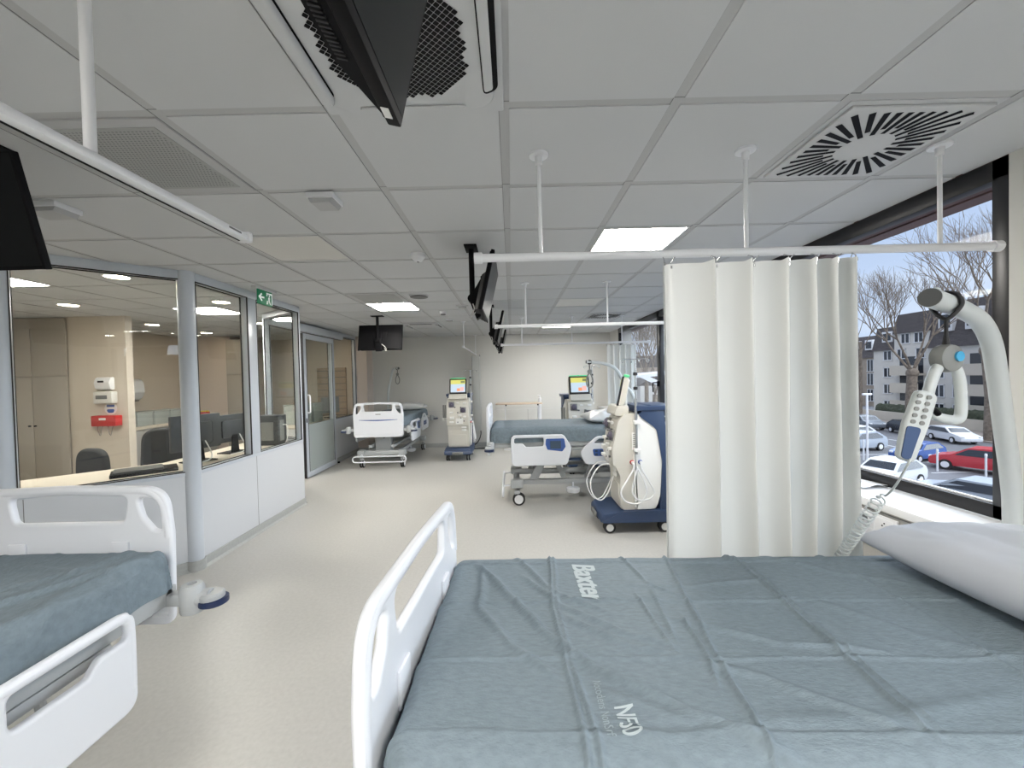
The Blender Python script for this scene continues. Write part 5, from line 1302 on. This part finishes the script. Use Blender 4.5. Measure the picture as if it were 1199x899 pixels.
# ------------------------------------------------------------------ outdoors
GZ = -4.6
def gobj(name, q, m, k=True):
    b = MB(); b.box(*q); o = b.build(name, m, smooth=0)
    if k: struct(o)
    return o
gobj('ground', (3, -60, GZ - 0.2, 140, 220, GZ), M['asphalt'])
gobj('pavement', (37.6, -20, GZ, 46.2, 130, GZ + 0.12), M['kerb'])
b = MB(); rnd = random.Random(11)
for k in range(14): b.box(32.2, 8 + k * 6, GZ + 0.002, 32.35, 11 + k * 6, GZ + 0.006)
b.box(29.6, 5, GZ + .002, 29.75, 80, GZ + .006)
for k in range(12): b.box(24.2, 10 + k * 2.7, GZ + .002, 29.2, 10.1 + k * 2.7, GZ + .006)
struct(b.build('road_marking', M['roadpaint'], smooth=0))

def car(label, x, y, rz, paint_, kind='hatch', s=1.0):
    t = thing('car', label, 'car', (x, y, GZ), rz, 'parked cars')
    L = 4.2 if kind == 'hatch' else 4.7
    if kind == 'hatch':
        side = [(-2.08, .30, .1), (2.08, .30, .1), (2.10, .68, .2), (1.95, .82, .2), (1.05, 1.00, .3), (.35, 1.46, .4), (-1.2, 1.50, .4), (-1.95, 1.05, .2), (-2.10, .80, .1)]
        gl = [(.92, .98, .03), (.33, 1.38, .1), (-1.15, 1.40, .1), (-1.70, 1.02, .05)]
    else:
        side = [(-2.32, .30, .1), (2.30, .30, .1), (2.34, .66, .2), (2.15, .80, .2), (1.15, .98, .3), (.35, 1.42, .4), (-1.55, 1.42, .5), (-2.20, 1.00, .2), (-2.34, .80, .1)]
        gl = [(1.02, .96, .03), (.33, 1.34, .1), (-1.45, 1.34, .1), (-1.95, 1.0, .05)]
    W = 0.88
    b = MB(); b.prism([(a * s, c * s) for a, c in rp(side, 5)], -W * s, W * s, 'xz', 0.05 * s)
    for v in b.bm.verts:
        if v.co.z > 0.98 * s: v.co.y *= 1 - 0.32 * (v.co.z / s - 0.98)
        if abs(v.co.x) > 1.7 * s: v.co.y *= 1 - 0.12 * (abs(v.co.x) / s - 1.7)
    b.build('body', paint_, t)
    b = MB()
    for sg in (-1, 1): b.prism([(a * s, c * s) for a, c in rp(gl, 4)], sg * (W - .075) * s, sg * (W + 0.002) * s, 'xz')
    for v in b.bm.verts:
        if v.co.z > 0.98 * s: v.co.y *= 1 - 0.32 * (v.co.z / s - 0.98)
    b.build('side_window', M['darkpane'], t, smooth=0)
    f0, f1 = (side[4], side[5]); r0, r1 = side[7], side[6]
    for nm, (p, q), off in (('windscreen', (f0, f1), 1), ('rear_window', (r0, r1), -1)):
        b = MB(); dx, dz = q[0] - p[0], q[1] - p[1]; n_ = Vector((dz, 0, -dx)).normalized() * 0.012
        if n_.x * off < 0: n_ = -n_
        vs = []
        for (f_, w_) in ((0.12, .76), (0.84, .64)):
            for sg in (-1, 1): vs.append(Vector(((p[0] + dx * f_) * s, sg * w_ * s, (p[1] + dz * f_) * s + 0.0)) + n_)
        b._tag([b.bm.faces.new([b.bm.verts.new(vs[i]) for i in (0, 1, 3, 2)])])
        b.build(nm, M['darkpane'], t, smooth=0)
    for sx in (-1.32, 1.32):
        for sg in (-1, 1):
            b = MB(); b.lathe([(0.2 * s, -.1 * s), (.32 * s, -.1 * s), (.32 * s, .1 * s), (0.2 * s, .1 * s)], (sx * s, sg * (W - .08) * s, .32 * s), 18, 'y'); b.mi = 1; b.lathe([(.2 * s, -.105 * s), (.2 * s, .105 * s)], (sx * s, sg * (W - .08) * s, .32 * s), 14, 'y')
            b.build('wheel', [M['tyre'], M['silver']], t)
    for sx, m_, nm in ((side[2][0], M['silver'], 'headlight'), (-side[2][0], M['red'], 'tail_light')):
        for sg in (-1, 1):
            b = MB(); b.cbox(((sx - math.copysign(.06, sx)) * s, sg * .66 * s, .74 * s), (.14 * s, .26 * s, .12 * s), .02); b.build(nm, m_, t)
    return t
R90 = PI / 2
car('white estate car parked across the road outside the near window', 35.9, 33.3, -R90 - 0.25, CAR['white'], 'estate', 0.84)
car('black car with red tail lights parked behind the white estate car', 36.5, 37.6, -R90 - 0.2, CAR['black'], 'hatch', 0.84)
car('dark car parked beside the pale lamp post across the road', 36.2, 41.8, -R90 - 0.2, CAR['grey'], 'hatch', 0.9)
car('blue car parked across the road at the left of the near window', 32.6, 41.0, R90 - 0.15, CAR['blue'], 'hatch', 0.9)
car('dark blue car at the far end of the row across the road', 38.2, 46.0, -R90, CAR['darkblue'], 'hatch', 0.9)
car('red hatchback in the car park behind the white marker posts', 27.1, 23.6, R90 + 0.5, CAR['red'], 'hatch', 0.95)
car('bright blue car in the car park to the left of the red hatchback', 26.8, 27.0, PI + 0.3, CAR['darkblue'], 'hatch', 0.8)
car('silver car in the car park at the left of the near window', 25.9, 30.8, PI + 0.2, CAR['silver'], 'hatch', 0.95)
car('pale car parked deeper in the car park behind the silver one', 28.6, 34.6, PI + 0.2, CAR['white'], 'hatch', 0.9)
car('white car at the bottom edge of the near window', 19.8, 21.5, PI + 0.35, CAR['white'], 'hatch', 0.9)
car('silver car closest below the near window, seen from the side', 19.7, 17.3, R90 + 0.35, CAR['silver'], 'estate', 0.95)
car('grey car between the red hatchback and the window edge', 29.3, 19.6, R90 + 0.4, CAR['grey'], 'hatch', 0.95)

def post(label, x, y, h, m, name='marker_post', r=0.05, cross=False):
    t = thing(name, label, 'post', (x, y, GZ))
    b = MB(); b.cyl((0, 0, 0), (0, 0, h), r, n=12); b.build('shaft', m, t)
    b = MB()
    if cross: b.box(-0.3, -0.06, h - 0.12, 0.3, 0.06, h, 0.01)
    else: b.lathe([(r * 1.15, h - 0.12), (r * 1.15, h - .02), (r * .6, h + 0.02)], (0, 0, 0), 12)
    b.build('cap', m, t)
post('white marker post in the car park, leftmost of the four', 23.4, 27.2, 1.35, M['white'])
post('white marker post in the car park, below the hanging handset', 23.6, 25.0, 1.35, M['white'])
post('white marker post in front of the red hatchback', 24.9, 23.9, 1.30, M['white'])
post('white marker post nearest the right window jamb', 25.9, 22.3, 1.30, M['white'])
post('pale grey sign pole in the car park near the curtain edge', 23.4, 26.9, 4.5, M['silver'], 'sign_pole', 0.06, True)
post('brown wooden utility pole across the road', 37.6, 44.0, 9.0, M['bark'], 'utility_pole', 0.14)

# buildings
def building(name, label, x0, x1, y0, y1, zt, mwall, windows, roof=None, balc=(), wsz=(1.3, 1.5), dorm=(), cat='building'):
    """facade is the plane x = x0, facing us"""
    t = thing(name, label, cat, ((x0 + x1) / 2, (y0 + y1) / 2, GZ))
    ox, oy = (x0 + x1) / 2, (y0 + y1) / 2
    b = MB(); b.box(x0 - ox, y0 - oy, 0, x1 - ox, y1 - oy, zt - GZ); b.build('walls', mwall, t, smooth=0)
    if roof:
        h, inset = roof
        b = MB(); z = zt - GZ
        lo = [(x0 - ox - .25, y0 - oy), (x1 - ox, y0 - oy), (x1 - ox, y1 - oy), (x0 - ox - .25, y1 - oy)]
        hi_ = [(x0 - ox + inset, y0 - oy + 0.02), (x1 - ox - inset, y0 - oy + 0.02), (x1 - ox - inset, y1 - oy - 0.02), (x0 - ox + inset, y1 - oy - 0.02)]
        A = [b.bm.verts.new((*p, z)) for p in lo]; Bq = [b.bm.verts.new((*p, z + h)) for p in hi_]
        b._tag([b.bm.faces.new((A[k], A[(k + 1) % 4], Bq[(k + 1) % 4], Bq[k])) for k in range(4)] + [b.bm.faces.new(A[::-1]), b.bm.faces.new(Bq)])
        b.build('roof', M['slate'], t, smooth=0)
        for yy in dorm:
            b = MB(); b.box(x0 - ox - 0.1, yy - oy - .7, z + h * .35, x0 - ox + inset, yy - oy + .7, z + h * .8, 0.03); d_ = b.build('dormer', M['white'], t)
            b = MB(); b.box(x0 - ox - 0.13, yy - oy - .5, z + h * .42, x0 - ox - .09, yy - oy + .5, z + h * .72); b.build('pane', M['darkpane'], d_, smooth=0)
    for yy, zz in windows:
        w, h = wsz; b = MB(); X = x0 - ox
        b.box(X - 0.10, yy - oy - w / 2 - .08, zz - GZ - h / 2 - .08, X + .02, yy - oy + w / 2 + .08, zz - GZ - h / 2)
        b.box(X - 0.05, yy - oy - w / 2, zz - GZ - h / 2, X + .02, yy - oy - w / 2 + .09, zz - GZ + h / 2); b.box(X - 0.05, yy - oy + w / 2 - .09, zz - GZ - h / 2, X + .02, yy - oy + w / 2, zz - GZ + h / 2)
        b.box(X - 0.05, yy - oy - .05, zz - GZ - h / 2, X + .02, yy - oy + .05, zz - GZ + h / 2); b.box(X - 0.05, yy - oy - w / 2, zz - GZ + h / 2 - .09, X + .02, yy - oy + w / 2, zz - GZ + h / 2)
        f_ = b.build('window', M['white'], t, smooth=0)
        b = MB(); b.box(X - 0.02, yy - oy - w / 2, zz - GZ - h / 2, X + .0, yy - oy + w / 2, zz - GZ + h / 2); b.build('pane', M['darkpane'], f_, smooth=0)
    for a, c, zz in balc:
        b = MB(); X = x0 - ox; b.box(X - 1.0, a - oy, zz - GZ - 0.2, X, c - oy, zz - GZ); b.box(X - 1.0, a - oy, zz - GZ, X - 0.9, c - oy, zz - GZ + 0.95)
        bl = b.build('balcony', M['render2'], t, smooth=0)
        b = MB(); b.box(X - 0.03, a - oy + .3, zz - GZ + .02, X + .01, c - oy - .3, zz - GZ + 2.0); b.build('pane', M['darkpane'], bl, smooth=0)
    return t
fl = (-3.1, -1.05, 1.0, 3.1)
building('apartment_building', 'white apartment block with slate mansard roof outside the near window, lower left part', 47.0, 57, 49.8, 53.0, 3.7, M['render'],
         [(51.0, z) for z in fl], roof=(2.9, .5), dorm=(51.0,), wsz=(1.15, 1.15))
building('apartment_building', 'white apartment block with stacked cream balconies outside the near window, taller middle part', 46.7, 58, 45.4, 49.8, 5.6, M['render'],
         [(48.9, z) for z in (3.2,)] + [(46.6, 3.2), (48.4, 5.0), (46.8, 5.0)], roof=(2.3, .4), dorm=(), balc=[(46.0, 49.4, z) for z in (-3.3, -1.25, 0.8)], wsz=(1.1, 1.15))
building('apartment_building', 'white apartment block with balconies and slate roof beside the right window jamb', 46.4, 58, 30.0, 45.4, 3.6, M['render'],
         [(44.3, z) for z in fl[:3]] + [(42.4, z) for z in fl[:3]] + [(37.4, z) for z in fl[:3]] + [(34.0, z) for z in fl[:3]], roof=(4.8, .9), dorm=(43.6, 41.0, 38.0), balc=[(38.8, 41.6, z) for z in (-3.3, -1.25, 0.8)], wsz=(1.1, 1.3))
building('stone_house', 'old stone house with slate roof at the curtain edge of the near window', 58.0, 68, 64.0, 78.0, 3.2, M['stone'],
         [(yy, z) for yy in (66.0, 69.0) for z in (-2.8, -0.2, 2.0)], roof=(3.6, 1.2), dorm=(66.2, 69.4), wsz=(1.2, 1.9), cat='house')
building('pale_house', 'pale low building with sloping grey roof seen through the far window', 22.0, 40, 70.0, 84.0, -0.6, M['render'], [(74, -2.4), (79, -2.4)], roof=(2.2, 3.0), wsz=(1.6, 1.6), cat='house')
building('brick_block', 'brownish block of houses on the skyline of the far window', 26.0, 60, 104.0, 122.0, 3.0, M['stone'], [(108, 0.5), (114, 0.5)], roof=(3.0, 2.0), cat='building')
# entrance canopy of this same wing, seen through the far window
t = thing('entrance_canopy', 'white pitched entrance canopy outside the far window', 'canopy', (9.6, 27.0, GZ))
b = MB(); b.prism([(-2.2, 5.9), (2.0, 6.2), (2.0, 6.35), (-2.2, 6.05)], -3, 3, 'xz'); b.prism([(-2.2, 6.0), (-1.6, 6.0), (2.6, 4.0), (2.4, 3.8)], -3.05, -2.9, 'xz'); b.build('roof_slab', M['white'], t, smooth=0)
for x in (-2.0, 1.8):
    b = MB(); b.cyl((x, 0, 0), (x, 0, 6.0), 0.12); b.build('column', M['render'], t)
building('apartment_building', 'long pale block farther along the street, beyond the window edge', 44.0, 56, -60.0, 4.0, 2.6, M['render2'], [(y_, z) for y_ in (-14, -8, -2) for z in (-2.5, 0.6)], roof=(3.0, 1.5), wsz=(1.4, 1.5))
# low wall and hedge
gobj('wall_garden', (43.1, 26, GZ, 43.3, 60, GZ + 1.1), M['render2'])
t = thing('hedge', 'dark clipped hedge along the foot of the apartment blocks', 'hedge', (44.0, 38.0, GZ))
b = MB(); 
def hg(u, v):
    y = -11 + 22 * u; a = v * PI
    return (-math.cos(a) * 0.45 + 0.1 * noise(y, a, 2), y, 1.9 * math.sin(a) ** 0.5 + 0.15 * noise(y, a + 5, 3))
b.grid(hg, 110, 14); b.build('foliage', M['hedge'], t, smooth=60)

def tree(label, x, y, h, trunk, seed, spread=1.0, levels=5, bole=0.33, knob=True):
    r_ = random.Random(seed)
    t = thing('bare_tree', label, 'tree', (x, y, GZ), 0, 'bare plane trees along the street')
    b = MB()
    def br(p, d, L, r, lv):
        pts = [p]; q = p; dd = d.copy(); n = 4
        for k in range(n):
            dd = (dd + Vector((r_.uniform(-.14, .14), r_.uniform(-.14, .14), 0.10))).normalized(); q = q + dd * (L / n); pts.append(q)
        b.tube(pts, [r * (1 - 0.45 * k / n) for k in range(n + 1)], 7 if lv > 2 else 4, caps=False)
        if lv == 0: return
        nb = r_.choice((3, 4)) if lv > 1 else 4
        for k in range(nb):
            a = 2 * PI * (k + r_.random()) / nb; tilt = r_.uniform(0.25, 0.62) * spread
            e1 = dd.orthogonal().normalized(); e2 = dd.cross(e1)
            nd = (dd * math.cos(tilt) + (e1 * math.cos(a) + e2 * math.sin(a)) * math.sin(tilt)).normalized()
            st = pts[-1] if k < 2 or lv > 3 else pts[r_.choice((2, 3))]
            br(st, nd, L * r_.uniform(0.62, 0.84), r * 0.56, lv - 1)
    H0 = h * bole
    tp = [Vector((0, 0, 0)), Vector((r_.uniform(-.1, .1), r_.uniform(-.1, .1), H0 * .5)), Vector((r_.uniform(-.2, .2), r_.uniform(-.2, .2), H0))]
    b.tube(tp, [trunk * 1.15, trunk, trunk * 0.95], 12)
    if knob: b.ball(tp[-1], trunk * 1.2, 10, 8)
    br_b = b
    tr = b.build('trunk', M['bark'], t)
    b = MB()
    for k in range(4):
        a = 2 * PI * (k + r_.random() * .6) / 4
        br(tp[-1], Vector((math.cos(a) * 0.55 * spread, math.sin(a) * 0.55 * spread, 1)).normalized(), h * 0.24, trunk * 0.30, levels - 1)
    o = b.build('branches', M['bark'], t, smooth=180, recalc=False)
    return t
tree('bare plane tree with mottled trunk right behind the hanging grab handle', 38.6, 39.4, 15.5, 0.42, 21, 1.0, 5, 0.36)
tree('bare slender tree at the curtain edge of the near window', 42.0, 50.0, 16.0, 0.24, 5, 0.8, 5, 0.42, False)
tree('bare plane tree with a thick trunk beside the right window jamb', 38.4, 32.6, 17.5, 0.46, 9, 1.1, 5, 0.42)
tree('bare tree rising above the apartment roof near the jamb', 42.5, 36.2, 17.5, 0.28, 31, 0.9, 5, 0.45, False)
for y_, sd in ((-26.0, 41), (-17.0, 42), (-9.0, 43), (0.0, 44)):
    tree('bare tree of the row farther along the street, beyond the window edge', 33.0, y_, 13.0, 0.3, sd, 1.0, 4, 0.3, False)
tree('bare tree outside the far window, nearest the mullion', 13.0, 37.0, 14.0, 0.26, 14, 0.8, 5, 0.3, False)
tree('bare tree outside the far window, farther along', 19.0, 58.0, 16.0, 0.3, 15, 0.9, 5, 0.3, False)
tree('bare tree behind the pale low building', 30.0, 92.0, 19.0, 0.4, 16, 1.0, 5, 0.3, False)

# ------------------------------------------------------------------ light
w = bpy.data.worlds.new('sky'); scene.world = w; w.use_nodes = True
nt = w.node_tree; nt.nodes.clear()
out = nt.nodes.new('ShaderNodeOutputWorld'); bg = nt.nodes.new('ShaderNodeBackground')
tc = nt.nodes.new('ShaderNodeTexCoord'); sp = nt.nodes.new('ShaderNodeSeparateXYZ'); nt.links.new(tc.outputs['Generated'], sp.inputs[0])
r1 = nt.nodes.new('ShaderNodeValToRGB'); e = r1.color_ramp.elements
e[0].position = 0.0; e[0].color = (0.62, 0.74, 0.92, 1); e[1].position = 0.6; e[1].color = (0.30, 0.43, 0.72, 1)
nt.links.new(sp.outputs['Z'], r1.inputs['Fac'])
mp = nt.nodes.new('ShaderNodeMapping'); mp.inputs['Scale'].default_value = (1.0, 1.0, 3.5); nt.links.new(tc.outputs['Generated'], mp.inputs['Vector'])
nz = nt.nodes.new('ShaderNodeTexNoise'); nz.inputs['Scale'].default_value = 2.6; nz.inputs['Detail'].default_value = 6; nz.inputs['Roughness'].default_value = 0.5; nt.links.new(mp.outputs['Vector'], nz.inputs['Vector'])
r2_ = nt.nodes.new('ShaderNodeValToRGB'); e = r2_.color_ramp.elements; e[0].position = 0.40; e[0].color = (0, 0, 0, 1); e[1].position = 0.68; e[1].color = (1, 1, 1, 1); nt.links.new(nz.outputs['Fac'], r2_.inputs['Fac'])
mx = nt.nodes.new('ShaderNodeMixRGB'); mx.inputs['Color2'].default_value = (0.80, 0.86, 0.95, 1); nt.links.new(r2_.outputs['Color'], mx.inputs['Fac']); nt.links.new(r1.outputs['Color'], mx.inputs['Color1'])
nt.links.new(mx.outputs['Color'], bg.inputs['Color']); bg.inputs['Strength'].default_value = 0.85
nt.links.new(bg.outputs[0], out.inputs[0])

def sun(name, direction, strength, angle, col):
    l = bpy.data.lights.new(name, 'SUN'); l.energy = strength; l.angle = math.radians(angle); l.color = col
    o = bpy.data.objects.new(name, l); C.objects.link(o); o.rotation_euler = Vector(direction).to_track_quat('-Z', 'Y').to_euler(); return o
sun('window_daylight_fill', (-1.0, 0.05, -0.22), 9.5, 140, (0.82, 0.91, 1.0))  # wide lamp added to push sky and ground-bounce light through the windows
sun('high_sun', (0.45, 0.5, -1.0), 0.95, 50, (1.0, 0.97, 0.92))

scene.view_settings.view_transform = 'Standard'; scene.view_settings.look = 'None'
scene.view_settings.exposure = 0.36; scene.view_settings.gamma = 1.0; scene.view_settings.use_curve_mapping = False
scene.cycles.use_denoising = True
scene.cycles.max_bounces = 10; scene.cycles.transparent_max_bounces = 16; scene.cycles.diffuse_bounces = 5
scene.cycles.sample_clamp_indirect = 6.0
